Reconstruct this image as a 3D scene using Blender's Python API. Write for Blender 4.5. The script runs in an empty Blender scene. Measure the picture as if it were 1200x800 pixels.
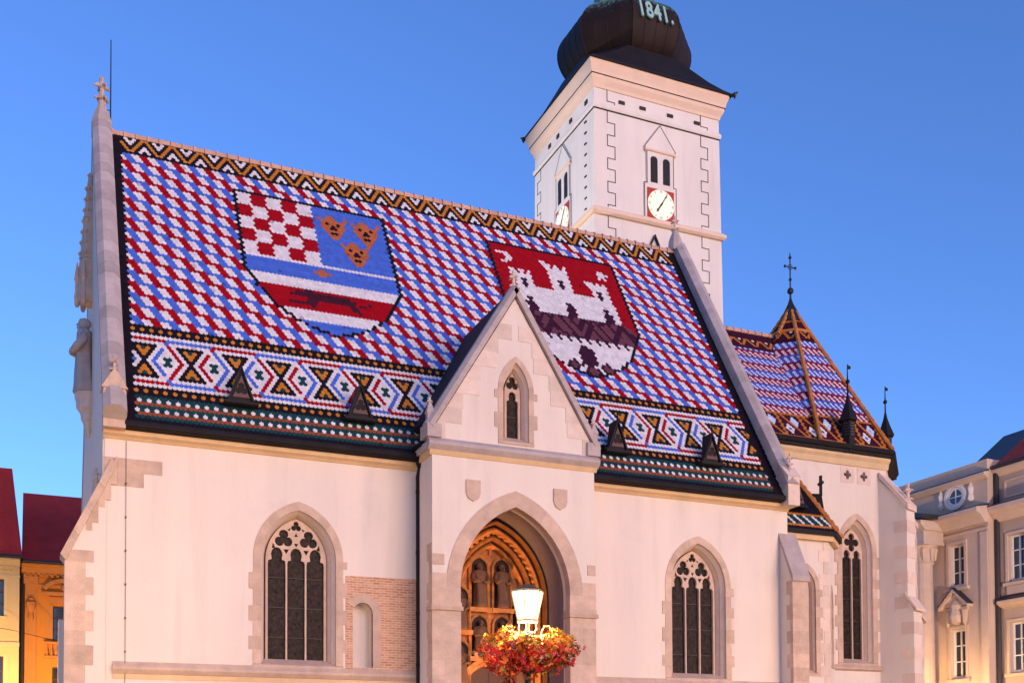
import bpy, math, random
from mathutils import Vector, Matrix
import numpy as np
random.seed(7)
SC = bpy.context.scene
COL = SC.collection
R = math.radians
# ------------------------------------------------------------------ camera
YAW, PITCH, ROLL, FPX, CY = 0.4124, 0.0297, -0.0046, 1287.7, 858.2
CAM = Vector((-2.466, -34.0, 1.6))
fw = Vector((math.sin(YAW)*math.cos(PITCH), math.cos(YAW)*math.cos(PITCH), math.sin(PITCH)))
rt = Vector((math.cos(YAW), -math.sin(YAW), 0)); up = rt.cross(fw)
rr = rt*math.cos(ROLL)+up*math.sin(ROLL); uu = -rt*math.sin(ROLL)+up*math.cos(ROLL)
cam = bpy.data.cameras.new('camera'); co = bpy.data.objects.new('camera', cam); COL.objects.link(co)
co.matrix_world = Matrix(((rr.x, uu.x, -fw.x, CAM.x), (rr.y, uu.y, -fw.y, CAM.y), (rr.z, uu.z, -fw.z, CAM.z), (0, 0, 0, 1)))
cam.sensor_width = 36; cam.lens = 36*FPX/1200; cam.shift_y = (CY-400)/1200
cam.clip_end = 3000
SC.camera = co
# ------------------------------------------------------------------ light
SUN_EL, SUN_AZ = R(6), R(161)          # azimuth clockwise from +Y: low, from the right in front of the church
w = bpy.data.worlds.new('World'); SC.world = w; w.use_nodes = True
nt = w.node_tree; nt.nodes.clear()
sky = nt.nodes.new('ShaderNodeTexSky'); sky.sky_type = 'NISHITA'; sky.sun_disc = False
sky.sun_elevation = SUN_EL; sky.sun_rotation = SUN_AZ
sky.altitude = 900; sky.air_density = 1.0; sky.dust_density = 0.3; sky.ozone_density = 4.0
tint = nt.nodes.new('ShaderNodeMix'); tint.data_type = 'RGBA'; tint.blend_type = 'MULTIPLY'; tint.inputs['Factor'].default_value = 1
tint.inputs['B'].default_value = (.90, .775, .98, 1)
bg = nt.nodes.new('ShaderNodeBackground'); bg.inputs['Strength'].default_value = 0.15
wo = nt.nodes.new('ShaderNodeOutputWorld')
nt.links.new(sky.outputs[0], tint.inputs['A']); nt.links.new(tint.outputs['Result'], bg.inputs[0]); nt.links.new(bg.outputs[0], wo.inputs[0])
sl = bpy.data.lights.new('sun', 'SUN'); sl.energy = 0.93; sl.angle = R(35); sl.color = (1, .63, .41)
so = bpy.data.objects.new('sun', sl); COL.objects.link(so)
sd = Vector((math.sin(SUN_AZ)*math.cos(SUN_EL), math.cos(SUN_AZ)*math.cos(SUN_EL), math.sin(SUN_EL)))
so.rotation_euler = sd.to_track_quat('Z', 'Y').to_euler(); so.location = (40, -40, 60)
SC.view_settings.view_transform = 'Standard'; SC.view_settings.look = 'None'
SC.view_settings.exposure = 1.6; SC.view_settings.gamma = 1
# ------------------------------------------------------------------ materials
def M(name, col, rough=.8, var=.2, scale=1.5, bump=0., metal=0., streak=0., spec=.4, fine=18., col2=None, stain=0.):
    m = bpy.data.materials.new(name); m.use_nodes = True
    n = m.node_tree.nodes; L = m.node_tree.links
    p = n['Principled BSDF']
    p.inputs['Roughness'].default_value = rough; p.inputs['Metallic'].default_value = metal
    p.inputs['Specular IOR Level'].default_value = spec
    geo = n.new('ShaderNodeNewGeometry')
    def noise(sc, det=4, vec=None):
        q = n.new('ShaderNodeTexNoise'); q.inputs['Scale'].default_value = sc; q.inputs['Detail'].default_value = det
        L.new(vec if vec else geo.outputs['Position'], q.inputs['Vector']); return q.outputs['Fac']
    def math_(op, a, b):
        q = n.new('ShaderNodeMath'); q.operation = op
        for i, x in enumerate((a, b)):
            if isinstance(x, (int, float)): q.inputs[i].default_value = x
            else: L.new(x, q.inputs[i])
        return q.outputs[0]
    big = math_('MULTIPLY', math_('SUBTRACT', noise(scale), .5), var*2)
    sm = math_('MULTIPLY', math_('SUBTRACT', noise(fine), .5), var)
    f = math_('ADD', math_('ADD', big, sm), 1.0)
    if streak:
        mp = n.new('ShaderNodeMapping'); mp.inputs['Scale'].default_value = (.8, .8, .05)
        L.new(geo.outputs['Position'], mp.inputs['Vector'])
        f = math_('ADD', f, math_('MULTIPLY', math_('SUBTRACT', noise(1.6, 6, mp.outputs[0]), .5), streak*2))
    if stain:
        mp = n.new('ShaderNodeMapping'); mp.inputs['Scale'].default_value = (1.7, 1.7, .16); L.new(geo.outputs['Position'], mp.inputs['Vector'])
        mr = n.new('ShaderNodeMapRange'); mr.inputs['From Min'].default_value = .55; mr.inputs['From Max'].default_value = .78; L.new(noise(1.3, 7, mp.outputs[0]), mr.inputs['Value'])
        m2 = n.new('ShaderNodeMapRange'); m2.inputs['From Min'].default_value = .60; m2.inputs['From Max'].default_value = .66; L.new(noise(.55, 9), m2.inputs['Value'])
        f = math_('SUBTRACT', f, math_('ADD', math_('MULTIPLY', mr.outputs[0], stain), math_('MULTIPLY', m2.outputs[0], stain*.35)))
    at = n.new('ShaderNodeAttribute'); at.attribute_name = 'tint'
    f = math_('MULTIPLY', f, at.outputs['Fac'])
    base = n.new('ShaderNodeMix'); base.data_type = 'RGBA'
    base.inputs['A'].default_value = (*col, 1); base.inputs['B'].default_value = (*(col2 or col), 1)
    L.new(noise(scale*1.7, 5), base.inputs['Factor'])
    mul = n.new('ShaderNodeVectorMath'); mul.operation = 'SCALE'
    L.new(base.outputs['Result'], mul.inputs[0]); L.new(f, mul.inputs['Scale'])
    L.new(mul.outputs[0], p.inputs['Base Color'])
    if bump:
        b = n.new('ShaderNodeBump'); b.inputs['Strength'].default_value = bump; b.inputs['Distance'].default_value = .02
        L.new(noise(fine*1.5, 6), b.inputs['Height']); L.new(b.outputs[0], p.inputs['Normal'])
    return m
def emis(name, col, s, base=(.8, .7, .5)):
    m = M(name, base, .3, .02)
    p = m.node_tree.nodes['Principled BSDF']; p.inputs['Emission Color'].default_value = (*col, 1); p.inputs['Emission Strength'].default_value = s
    return m
def tile_mat():
    m = bpy.data.materials.new('glazed_tile'); m.use_nodes = True
    n = m.node_tree.nodes; L = m.node_tree.links; p = n['Principled BSDF']
    at = n.new('ShaderNodeAttribute'); at.attribute_name = 'col'
    L.new(at.outputs['Color'], p.inputs['Base Color'])
    p.inputs['Roughness'].default_value = .55; p.inputs['Specular IOR Level'].default_value = .06
    return m
TILE = tile_mat()
PLASTER = M('white_plaster', (.77, .665, .58), .9, .07, .35, .25, streak=.08, spec=.15, col2=(.74, .625, .535), stain=.10)
PLASTER_T = M('tower_plaster', (.77, .71, .65), .9, .07, .4, .25, streak=.10, spec=.15, stain=.08)
STONE = M('pink_stone', (.63, .45, .345), .85, .28, 2.6, .5, streak=.12, spec=.15, col2=(.53, .38, .29))
GSTONE = M('grey_stone', (.50, .40, .38), .85, .25, 2.0, .35, streak=.12, spec=.2, col2=(.42, .35, .32))
CORN = M('ochre_glow_cornice', (.70, .47, .26), .8, .2, 2, .2, streak=.1)  # ochre stands for warm light from below, put into the stone colour
PALE = M('pale_carved_stone', (.72, .55, .45), .85, .15, 3, .2)
DMET = M('dark_copper', (.017, .014, .016), .6, .4, 2, .1, metal=.0, streak=.3, spec=.12)
SLATE = M('dark_slate', (.018, .019, .030), .7, .3, 3, .2, spec=.1)
IRON = M('black_iron', (.015, .014, .014), .5, .2)
LINE = M('black_paint_and_shade', (.03, .028, .03), .8, .2)  # paint of the lines, and shade painted in for holes and openings
REDP = M('red_clock_panel', (.42, .035, .02), .7, .15)
HIP = M('orange_hip_tile', (.56, .20, .04), .6, .25, 4, .2)
RIDGE = M('clay_ridge_tile', (.58, .34, .25), .7, .25, 4, .2)
GILT = M('painted_portal_stone', (.62, .26, .06), .7, .5, 3.5, .4, streak=.2, col2=(.26, .065, .02), fine=12)
GILTD = M('niche_recess_shade', (.035, .014, .010), .8, .4, 3, .2)  # recess shade put into the colour of the flat niche plates
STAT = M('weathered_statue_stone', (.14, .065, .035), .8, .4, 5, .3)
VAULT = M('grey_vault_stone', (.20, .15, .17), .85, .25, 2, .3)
DOOR = M('dark_wood_door', (.05, .02, .012), .6, .3, 4, .2)
def glass_mat():
    m = bpy.data.materials.new('leaded_glass'); m.use_nodes = True
    n = m.node_tree.nodes; L = m.node_tree.links; p = n['Principled BSDF']
    geo = n.new('ShaderNodeNewGeometry'); v = n.new('ShaderNodeTexVoronoi'); v.inputs['Scale'].default_value = 11
    mp = n.new('ShaderNodeMapping'); mp.inputs['Scale'].default_value = (1, .2, 1); mp.inputs['Rotation'].default_value = (0, R(45), 0)
    L.new(geo.outputs['Position'], mp.inputs['Vector']); L.new(mp.outputs[0], v.inputs['Vector'])
    cr = n.new('ShaderNodeValToRGB'); cr.color_ramp.elements[0].color = (.004, .003, .004, 1); cr.color_ramp.elements[1].color = (.040, .026, .022, 1)
    L.new(v.outputs['Color'], cr.inputs['Fac']); L.new(cr.outputs[0], p.inputs['Base Color'])
    p.inputs['Roughness'].default_value = .30; p.inputs['Specular IOR Level'].default_value = .05
    b = n.new('ShaderNodeBump'); b.inputs['Strength'].default_value = .35; b.inputs['Distance'].default_value = .02
    L.new(v.outputs['Distance'], b.inputs['Height']); L.new(b.outputs[0], p.inputs['Normal'])
    return m
GLASS = glass_mat()
def brick_mat():
    m = bpy.data.materials.new('old_brick'); m.use_nodes = True
    n = m.node_tree.nodes; L = m.node_tree.links; p = n['Principled BSDF']
    geo = n.new('ShaderNodeNewGeometry'); sp = n.new('ShaderNodeSeparateXYZ'); cb = n.new('ShaderNodeCombineXYZ')
    L.new(geo.outputs['Position'], sp.inputs[0]); L.new(sp.outputs['X'], cb.inputs['X']); L.new(sp.outputs['Z'], cb.inputs['Y'])
    nz = n.new('ShaderNodeTexNoise'); nz.inputs['Scale'].default_value = 5; L.new(geo.outputs['Position'], nz.inputs['Vector'])
    ad = n.new('ShaderNodeVectorMath'); ad.operation = 'MULTIPLY_ADD'; ad.inputs[1].default_value = (.05, .05, 0)
    L.new(nz.outputs['Color'], ad.inputs[0]); L.new(cb.outputs[0], ad.inputs[2])
    br = n.new('ShaderNodeTexBrick'); br.inputs['Scale'].default_value = 1; br.inputs['Brick Width'].default_value = .26; br.inputs['Row Height'].default_value = .08
    br.inputs['Mortar Size'].default_value = .012; br.inputs['Color1'].default_value = (.46, .20, .10, 1); br.inputs['Color2'].default_value = (.64, .36, .20, 1); br.inputs['Mortar'].default_value = (.66, .48, .36, 1)
    L.new(ad.outputs[0], br.inputs['Vector']); L.new(br.outputs['Color'], p.inputs['Base Color'])
    b = n.new('ShaderNodeBump'); b.inputs['Strength'].default_value = .5; b.inputs['Distance'].default_value = .02; b.invert = True
    L.new(br.outputs['Fac'], b.inputs['Height']); L.new(b.outputs[0], p.inputs['Normal'])
    p.inputs['Roughness'].default_value = .9
    return m
BRICK = brick_mat()
def dome_mat():
    m = M('weathered_copper', (.026, .016, .014), .6, .35, 1.5, .1, streak=.35, spec=.12)
    n = m.node_tree.nodes; L = m.node_tree.links; p = n['Principled BSDF']
    geo = n.new('ShaderNodeNewGeometry'); mp = n.new('ShaderNodeMapping'); mp.inputs['Scale'].default_value = (4, 4, .35)
    L.new(geo.outputs['Position'], mp.inputs['Vector'])
    nz = n.new('ShaderNodeTexNoise'); nz.inputs['Scale'].default_value = 1.4; nz.inputs['Detail'].default_value = 6; L.new(mp.outputs[0], nz.inputs['Vector'])
    sp = n.new('ShaderNodeSeparateXYZ'); L.new(geo.outputs['Position'], sp.inputs[0])
    mr = n.new('ShaderNodeMapRange'); mr.inputs['From Min'].default_value = 39.5; mr.inputs['From Max'].default_value = 41.4; mr.inputs['To Min'].default_value = -.32; mr.inputs['To Max'].default_value = .40
    L.new(sp.outputs['Z'], mr.inputs['Value'])
    ad = n.new('ShaderNodeMath'); ad.operation = 'ADD'; L.new(nz.outputs['Fac'], ad.inputs[0]); L.new(mr.outputs[0], ad.inputs[1])
    cr = n.new('ShaderNodeMapRange'); cr.inputs['From Min'].default_value = .50; cr.inputs['From Max'].default_value = .82; L.new(ad.outputs[0], cr.inputs['Value'])
    mx = n.new('ShaderNodeMix'); mx.data_type = 'RGBA'; mx.inputs['B'].default_value = (.13, .27, .22, 1)
    src = p.inputs['Base Color'].links[0].from_socket
    L.new(src, mx.inputs['A']); L.new(cr.outputs[0], mx.inputs['Factor']); L.new(mx.outputs['Result'], p.inputs['Base Color'])
    return m
DOME = dome_mat()
PATINA = M('patina_green', (.30, .52, .46), .7, .15)
# ------------------------------------------------------------------ mesh building
def pieces(V, F):
    """faces of a mesh grouped into clusters that stand well apart (each becomes an object of its own)"""
    n = len(V); par = list(range(n))
    def find(a):
        while par[a] != a: par[a] = par[par[a]]; a = par[a]
        return a
    for f in F:
        r = find(f[0])
        for i in f[1:]:
            q = find(i)
            if q != r: par[q] = r
    roots = {}
    for fi, f in enumerate(F): roots.setdefault(find(f[0]), []).append(fi)
    isl = list(roots.values()); k = len(isl)
    if k == 1 or k > 900: return [list(range(len(F)))]
    P = np.array(V, dtype=float); lo = np.array([P[[i for fi in g for i in F[fi]]].min(0) for g in isl]); hi = np.array([P[[i for fi in g for i in F[fi]]].max(0) for g in isl])
    size = (hi-lo).max(1); gap = np.maximum(0, np.maximum(lo[:, None]-hi[None], lo[None]-hi[:, None]))
    near = np.sqrt((gap**2).sum(2)) <= np.maximum(.02, .5*np.maximum(size[:, None], size[None]))
    lab = [-1]*k; out = []
    for a in range(k):
        if lab[a] >= 0: continue
        st = [a]; lab[a] = len(out); mem = []
        while st:
            c = st.pop(); mem += isl[c]
            for b in np.nonzero(near[c])[0]:
                if lab[b] < 0: lab[b] = len(out); st.append(int(b))
        out.append(mem)
    return out
class Fr:
    def __init__(s, o, u=(1, 0, 0), n=(0, 1, 0)):
        s.o = Vector(o); s.u = Vector(u).normalized(); s.n = Vector(n).normalized()
    def __call__(s, u, d, z): return s.o+s.u*u+s.n*d+Vector((0, 0, z))
WORLD = Fr((0, 0, 0))
def plate_mesh(loops, depth):
    cu = bpy.data.curves.new('tmp', 'CURVE'); cu.dimensions = '2D'; cu.fill_mode = 'BOTH'; cu.extrude = depth/2
    for lp in loops:
        s = cu.splines.new('POLY'); s.points.add(len(lp)-1); s.use_cyclic_u = True
        for p, q in zip(s.points, lp): p.co = (q[0], q[1], 0, 1)
    ob = bpy.data.objects.new('tmp', cu); me = ob.to_mesh()
    v = [tuple(x.co) for x in me.vertices]; f = [tuple(p.vertices) for p in me.polygons]
    ob.to_mesh_clear(); bpy.data.objects.remove(ob); bpy.data.curves.remove(cu)
    return v, f
class B:
    def __init__(s, fr=WORLD): s.v = []; s.f = []; s.t = []; s.fr = fr
    def add(s, v, f, t=1.):
        o = len(s.v); s.v += [tuple(x) for x in v]; s.f += [tuple(i+o for i in q) for q in f]; s.t += [t]*len(f); return s
    def box(s, u0, u1, d0, d1, z0, z1, t=1.):
        P = [s.fr(u, d, z) for z in (z0, z1) for d in (d0, d1) for u in (u0, u1)]
        return s.add(P, [(0, 1, 3, 2), (4, 6, 7, 5), (0, 4, 5, 1), (2, 3, 7, 6), (0, 2, 6, 4), (1, 5, 7, 3)], t)
    def prism(s, poly, d0, d1, t=1.):        # poly in (u,z)
        n = len(poly); P = [s.fr(u, d0, z) for u, z in poly]+[s.fr(u, d1, z) for u, z in poly]
        return s.add(P, [tuple(range(n))[::-1], tuple(range(n, 2*n))]+[(i, (i+1) % n, n+(i+1) % n, n+i) for i in range(n)], t)
    def xprism(s, poly, u0, u1, t=1.):        # poly in (d,z), extruded along u
        n = len(poly); P = [s.fr(u0, d, z) for d, z in poly]+[s.fr(u1, d, z) for d, z in poly]
        return s.add(P, [tuple(range(n)), tuple(range(n, 2*n))[::-1]]+[(i, n+i, n+(i+1) % n, (i+1) % n) for i in range(n)], t)
    def plate(s, loops, d0, d1, t=1.):
        v, f = plate_mesh(loops, abs(d1-d0)); m = (d0+d1)/2
        return s.add([s.fr(x, m+z, y) for x, y, z in v], f, t)
    def loft(s, loops, close=True, caps=True, t=1., closed_path=False):
        n = len(loops[0]); v = [p for l in loops for p in l]; f = []
        for k in range(len(loops)-(0 if closed_path else 1)):
            a, b = k*n, ((k+1) % len(loops))*n
            for i in range(n if close else n-1):
                j = (i+1) % n; f.append((a+i, a+j, b+j, b+i))
        if caps and close and not closed_path: f += [tuple(range(n))[::-1], tuple(range((len(loops)-1)*n, len(loops)*n))]
        return s.add(v, f, t)
    def tube(s, pts, r, n=8, t=1., phase=0.):
        pts = [Vector(p) for p in pts]; rs = r if isinstance(r, (list, tuple)) else [r]*len(pts); loops = []
        ref = None
        for i, p in enumerate(pts):
            d = (pts[min(i+1, len(pts)-1)]-pts[max(i-1, 0)]).normalized()
            if ref is None: ref = Vector((0, 0, 1)) if abs(d.z) < .9 else Vector((1, 0, 0))
            a = d.cross(ref).normalized(); b = d.cross(a); ref = b if False else ref
            loops.append([p+(a*math.cos(phase+2*math.pi*k/n)+b*math.sin(phase+2*math.pi*k/n))*rs[i] for k in range(n)])
        return s.loft(loops, t=t)
    def lathe(s, c, prof, n=12, t=1., phase=0., sq=1.):
        c = Vector(c); return s.loft([[c+Vector((r*math.cos(phase+2*math.pi*k/n), sq*r*math.sin(phase+2*math.pi*k/n), z)) for k in range(n)] for r, z in prof], t=t)
    def build(s, name, mat, parent=None, smooth=False, label=None):
        groups = pieces(s.v, s.f); first = None
        for g in groups:
            if len(groups) == 1: o = s.one(name, mat, parent, smooth, label)
            else:
                sub = B(); idx = {}
                for fi in g:
                    q = []
                    for i in s.f[fi]:
                        if i not in idx: idx[i] = len(sub.v); sub.v.append(s.v[i])
                        q.append(idx[i])
                    sub.f.append(tuple(q)); sub.t.append(s.t[fi])
                o = sub.one(name, mat, parent, smooth, label)
            first = first or o
        return first
    def one(s, name, mat, parent=None, smooth=False, label=None):
        me = bpy.data.meshes.new(name); me.from_pydata(s.v, [], s.f)
        a = me.attributes.new('tint', 'FLOAT', 'FACE'); a.data.foreach_set('value', s.t)
        me.materials.append(mat)
        if smooth: me.polygons.foreach_set('use_smooth', [True]*len(me.polygons))
        o = bpy.data.objects.new(name, me); COL.objects.link(o)
        if parent:
            o.parent = parent
            p = parent; off = Vector((0, 0, 0))
            while p: off += p.location; p = p.parent
            o.location = -off if not o.parent.parent and o.parent.type == 'EMPTY' else (0, 0, 0)
        if label: o['label'] = label
        return o
def thing(name, loc, label, cat, group=None):
    o = bpy.data.objects.new(name, None); COL.objects.link(o); o.location = loc; o.empty_display_size = .3
    o['label'] = label; o['category'] = cat
    if group: o['group'] = group
    return o
def tag(o, label, cat, group=None):
    o['label'] = label; o['category'] = cat
    if group: o['group'] = group
    return o
def struct(o): o['kind'] = 'structure'; return o
def rt_(a=.14): return 1+random.uniform(-a, a)
# ---- gothic shapes
def arch(cx, b, zs, rise, n=10):
    Rr = (b*b+rise*rise)/(2*b); c = b-Rr     # right arc centre at (cx+c, zs)
    a1 = math.atan2(rise, -c); pts = []
    for k in range(n+1):
        a = a1*k/n; pts.append((cx+c+Rr*math.cos(a), zs+Rr*math.sin(a)))
    return pts+[(2*cx-x, z) for x, z in pts[-2::-1]]
def opening(cx, b, z0, zs, rise, n=10): return [(cx-b, z0), (cx+b, z0)]+arch(cx, b, zs, rise, n)
def foil(cx, cz, r, k, rot=90, n=48):
    out = []
    for i in range(n):
        a = 2*math.pi*i/n; rad = r*(.42+.58*abs(math.cos(k/2*(a-R(rot))))**.7); out.append((cx+rad*math.cos(a), cz+rad*math.sin(a)))
    return out
def light_hole(cx, b, z0, zs):
    pts = [(cx-b, z0), (cx+b, z0), (cx+b, zs), (cx+b*.93, zs+b*.30), (cx+b*.58, zs+b*.42)]
    for k in range(9):
        a = R(-25+k*(230/8)); pts.append((cx+b*.66*math.cos(a), zs+b*.98+b*.72*math.sin(a)*(1.15 if math.sin(a) > 0 else 1)))
    return pts+[(cx-b*.58, zs+b*.42), (cx-b*.93, zs+b*.30), (cx-b, zs)]
def ring_blocks(b, cx, zs, b1, r1, b2, r2, d0, d1, n=12, k=2):
    i = arch(cx, b1-.008, zs, r1-.008, n); o = arch(cx, b2, zs, r2, n)
    for s in range(0, len(i)-1, k):
        e = min(s+k, len(i)-1); b.prism(i[s:e+1]+o[s:e+1][::-1], d0, d1, rt_(.10))
def jambs(b, cx, z0, zs, b1, b2, d0, d1, tooth=.13, hh=.46, sides=(-1, 1)):
    for s in sides:
        z = z0; k = 0
        while z < zs-.02:
            z1 = min(z+hh*random.uniform(.85, 1.15), zs); z1 = zs if zs-z1 < .2 else z1; o = b2+(tooth if k % 2 else 0)
            x0, x1 = sorted((cx+s*(b1-.008), cx+s*o)); b.box(x0, x1, d0, d1, z, z1, rt_(.12)); z = z1; k += 1
def gothic_window(parent, fr, cx, z0, zs, sur, opn, gls, lights, dep=.45, lab=None):
    """sur/opn/gls = (half width, rise)"""
    b = B(fr)
    ring_blocks(b, cx, zs, opn[0], opn[1], sur[0], sur[1], -.025, .05)
    jambs(b, cx, z0, zs, opn[0], sur[0], -.025, .05)
    o = opening(cx, opn[0], z0, zs, opn[1]); mid = opening(cx, (opn[0]+gls[0])/2+.02, z0+.05, zs, (opn[1]+gls[1])/2+.02); g = opening(cx, gls[0]+.03, z0+.16, zs, gls[1]+.03)
    b2 = B(fr)
    b2.loft([[fr(x, .04, z) for x, z in o], [fr(x, dep*.5, z) for x, z in mid], [fr(x, dep*.5+.05, z) for x, z in mid], [fr(x, dep+.1, z) for x, z in g]], caps=False)
    win = b.build('window', STONE, parent, label=lab)
    b2.build('splayed_reveal', PALE, win)
    s = B(fr).xprism([(-.04, z0-.02), (dep*.9, z0+.2), (dep*.9, z0-.05), (-.04, z0-.12)], cx-sur[0], cx+sur[0], .95).build('sill', STONE, win)
    G = gls[0]; holes = []
    tb = .05
    wl = (2*G-.05*(lights+1))/lights/2
    for i in range(lights):
        lx = cx-G+.05+wl+i*(2*wl+.05)
        holes.append(light_hole(lx, wl, z0+.18, zs-.1 if lights == 3 else zs-.35))
    if lights == 3:
        holes += [foil(cx-.39*G/.93, zs+.68, .30, 3), foil(cx+.39*G/.93, zs+.68, .30, 3), foil(cx, zs+1.10, .17, 3, 90)]
        holes += [[(cx+sx*.32-.09, zs+.36), (cx+sx*.32+.09, zs+.36), (cx+sx*.32, zs+.20)] for sx in (-1, 1)]
        holes += [[(cx+sx*.78, zs+.36), (cx+sx*.66, zs+.40), (cx+sx*.74, zs+.55)] for sx in (-1, 1)]
        holes += [[(cx+sx*.28, zs+.98), (cx+sx*.20, zs+.95), (cx+sx*.18, zs+1.06)] for sx in (-1, 1)]
        holes += [[(cx-.07, zs+.56), (cx+.07, zs+.56), (cx, zs+.44)], [(cx-.06, zs+.78), (cx+.06, zs+.78), (cx, zs+.90)]]
    elif lights == 2:
        holes += [foil(cx, zs+.42, .40, 4, 0)]
    else:
        holes += [foil(cx, zs+.36, .24, 3)]
        holes[0] = light_hole(cx, wl, z0+.18, zs-.28)
    tr = B(fr); tr.plate([opening(cx, G+.02, z0+.12, zs, gls[1]+.02)]+holes, dep-.06, dep+.04)
    tr.build('tracery', STONE, win)
    gl = B(fr); gl.plate([opening(cx, G+.01, z0+.13, zs, gls[1]+.01)], dep+.045, dep+.06); gl.build('glass', GLASS, win)
    br = B(fr); z = z0+.9
    while z < zs-.2:
        br.box(cx-G, cx+G, dep+.005, dep+.043, z-.012, z+.012); z += .95
    br.build('saddle_bar', IRON, win)
    return win
# ------------------------------------------------------------------ tiles
W_, R_, B_, K_, O_, T_, N_ = (.75, .70, .68), (.36, .004, .010), (.070, .155, .58), (.014, .010, .015), (.56, .20, .025), (.012, .055, .060), (.27, .075, .035)
P_, LN_ = (.15, .05, .065), (.48, .13, .045)
def tile_field(name, O, ex, es, nrm, cols, rows, a, h, colfn, parent, clip=None, off=0):
    O, ex, es, nrm = Vector(O), Vector(ex), Vector(es), Vector(nrm)
    prof = [(-.5, 1.25), (.5, 1.25), (.5, .1), (.42, -.26), (.2, -.5), (-.2, -.5), (-.42, -.26), (-.5, .1)]
    V = []; F = []; C = []; O_n, ex_n, es_n, n_n = (np.array(q) for q in (O, ex, es, nrm))
    T0 = np.array([(x*a*.99) for x, y in prof]); S0 = np.array([y*h for x, y in prof])
    L0 = np.array([.022 if y < .2 else .004 for x, y in prof]); L0[2] = L0[7] = .019
    top = T0[:, None]*ex_n+S0[:, None]*es_n+L0[:, None]*n_n
    low = top[2:]-n_n*.016
    unit = np.vstack([top, low])
    fl = [tuple(range(7, -1, -1))]+[(2+i, 3+i, 9+i, 8+i) for i in range(5)]
    cnt = 0
    for j in range(rows):
        odd = ((97-j) % 2)*.5 if off == 0 else (j % 2)*.5
        for i in range(-1, cols+1):
            xc = i+.5+odd; s = (j+.15)*h if off == 0 else (j+.5)*h
            if xc < 0 or xc > cols: continue
            if clip and not clip(xc*a, s): continue
            c = colfn(xc, j)
            if c is None: continue
            base = O_n+ex_n*(xc*a+random.uniform(-.006, .006))+es_n*(s+random.uniform(-.004, .004))+n_n*random.uniform(0, .004)
            V.append(unit+base); q = 14*cnt; cnt += 1
            F += [tuple(k+q for k in g) for g in fl]
            k = random.uniform(.89, 1.07)*(1+.05*math.sin(j*1.7)*math.sin(i*.13+j*.05)); k = k*.65 if random.random() < .008 else k; g = random.uniform(.95, 1.04)
            C += [(c[0]*k, c[1]*k*g, c[2]*k, 1)]*6
    me = bpy.data.meshes.new(name); me.from_pydata(np.vstack(V).tolist(), [], F)
    at = me.attributes.new('col', 'FLOAT_COLOR', 'FACE'); at.data.foreach_set('color', np.array(C, dtype=np.float32).ravel())
    me.materials.append(TILE); o = bpy.data.objects.new(name, me); COL.objects.link(o); o.parent = parent
    return o
def inpoly(x, y, P):
    r = False; n = len(P)
    for i in range(n):
        x1, y1 = P[i]; x2, y2 = P[(i+1) % n]
        if (y1 > y) != (y2 > y) and x < (x2-x1)*(y-y1)/(y2-y1)+x1: r = not r
    return r
def segd(x, y, a, b):
    ax, ay = a; bx, by = b; dx, dy = bx-ax, by-ay; t = max(0, min(1, ((x-ax)*dx+(y-ay)*dy)/(dx*dx+dy*dy)))
    return math.hypot(x-ax-t*dx, y-ay-t*dy)
S1 = [(29.4, 90.5), (70.3, 90.5), (70.3, 58), (68, 52), (64, 45.5), (59.5, 41), (55, 38.3), (50, 36.6), (45, 38.3), (40.3, 41), (35.8, 45.5), (32, 52), (29.4, 58)]
S2 = [(100.4, 90.5), (141.6, 90.5), (141.6, 57.5), (139, 52), (135.8, 46.6), (133.3, 43.7), (129.8, 40.6), (126, 38.3), (121, 36.4), (116, 38.3), (112.2, 40.6), (108.7, 43.7), (106.2, 46.6), (103, 52), (100.4, 57.5)]
LION = [(-4.4, 86.6), (-2.9, 84.4), (-1.6, 85), (-.6, 86.8), (.4, 86.8), (1.4, 85), (2.8, 84.6), (4.2, 86.4), (3.4, 83), (3.4, 80.5), (2.2, 78.6), (.8, 76.7), (-.9, 76.7), (-2.1, 79), (-3.2, 81), (-3.1, 83.5)]
MART = [[(40.2, 51.9), (40.2, 51.0), (44.6, 50.6), (44.6, 52.2)], [(43.6, 52.6), (45.2, 54.2), (47.2, 52.2), (46.6, 48), (45.4, 46.6), (43.6, 47.6), (44.8, 50)], [(39.8, 48.2), (39.8, 47.2), (45, 47), (45, 48.2)],
        [(45.5, 52.3), (55.5, 52), (56, 49.6), (46, 49.2)], [(53.8, 51.6), (56.6, 51), (58.2, 47), (57, 46.8), (54.6, 49)], [(56, 51), (58.5, 50.6), (61.4, 51.7), (61.2, 50.2), (57.5, 49.6)]]
ZG = [[(105, 56), (107.4, 61.5), (110.8, 52.3), (114.9, 61.6), (116, 62), (120.4, 52.4), (123.1, 52.8), (127, 61.6), (132, 52.6), (135.5, 60.6), (138.5, 54.5)],
      [(106.5, 53), (108.6, 56.5), (112.2, 62), (115, 55), (118, 52.6)], [(119.6, 60.9), (121.9, 56.2), (124.3, 62), (128.9, 52.8)], [(128, 60), (131.6, 61), (133.9, 56.2), (136.3, 60.8), (140, 55.5)]]
def star(cx, cy, r, k=6):
    return [(cx+(r if i % 2 == 0 else r*.6)*math.cos(math.pi*i/k), cy+(r if i % 2 == 0 else r*.6)*math.sin(math.pi*i/k)) for i in range(2*k)]
ST1, ST2 = star(49.8, 61, 2.3), star(136.2, 83.8, 2.4)
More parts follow.
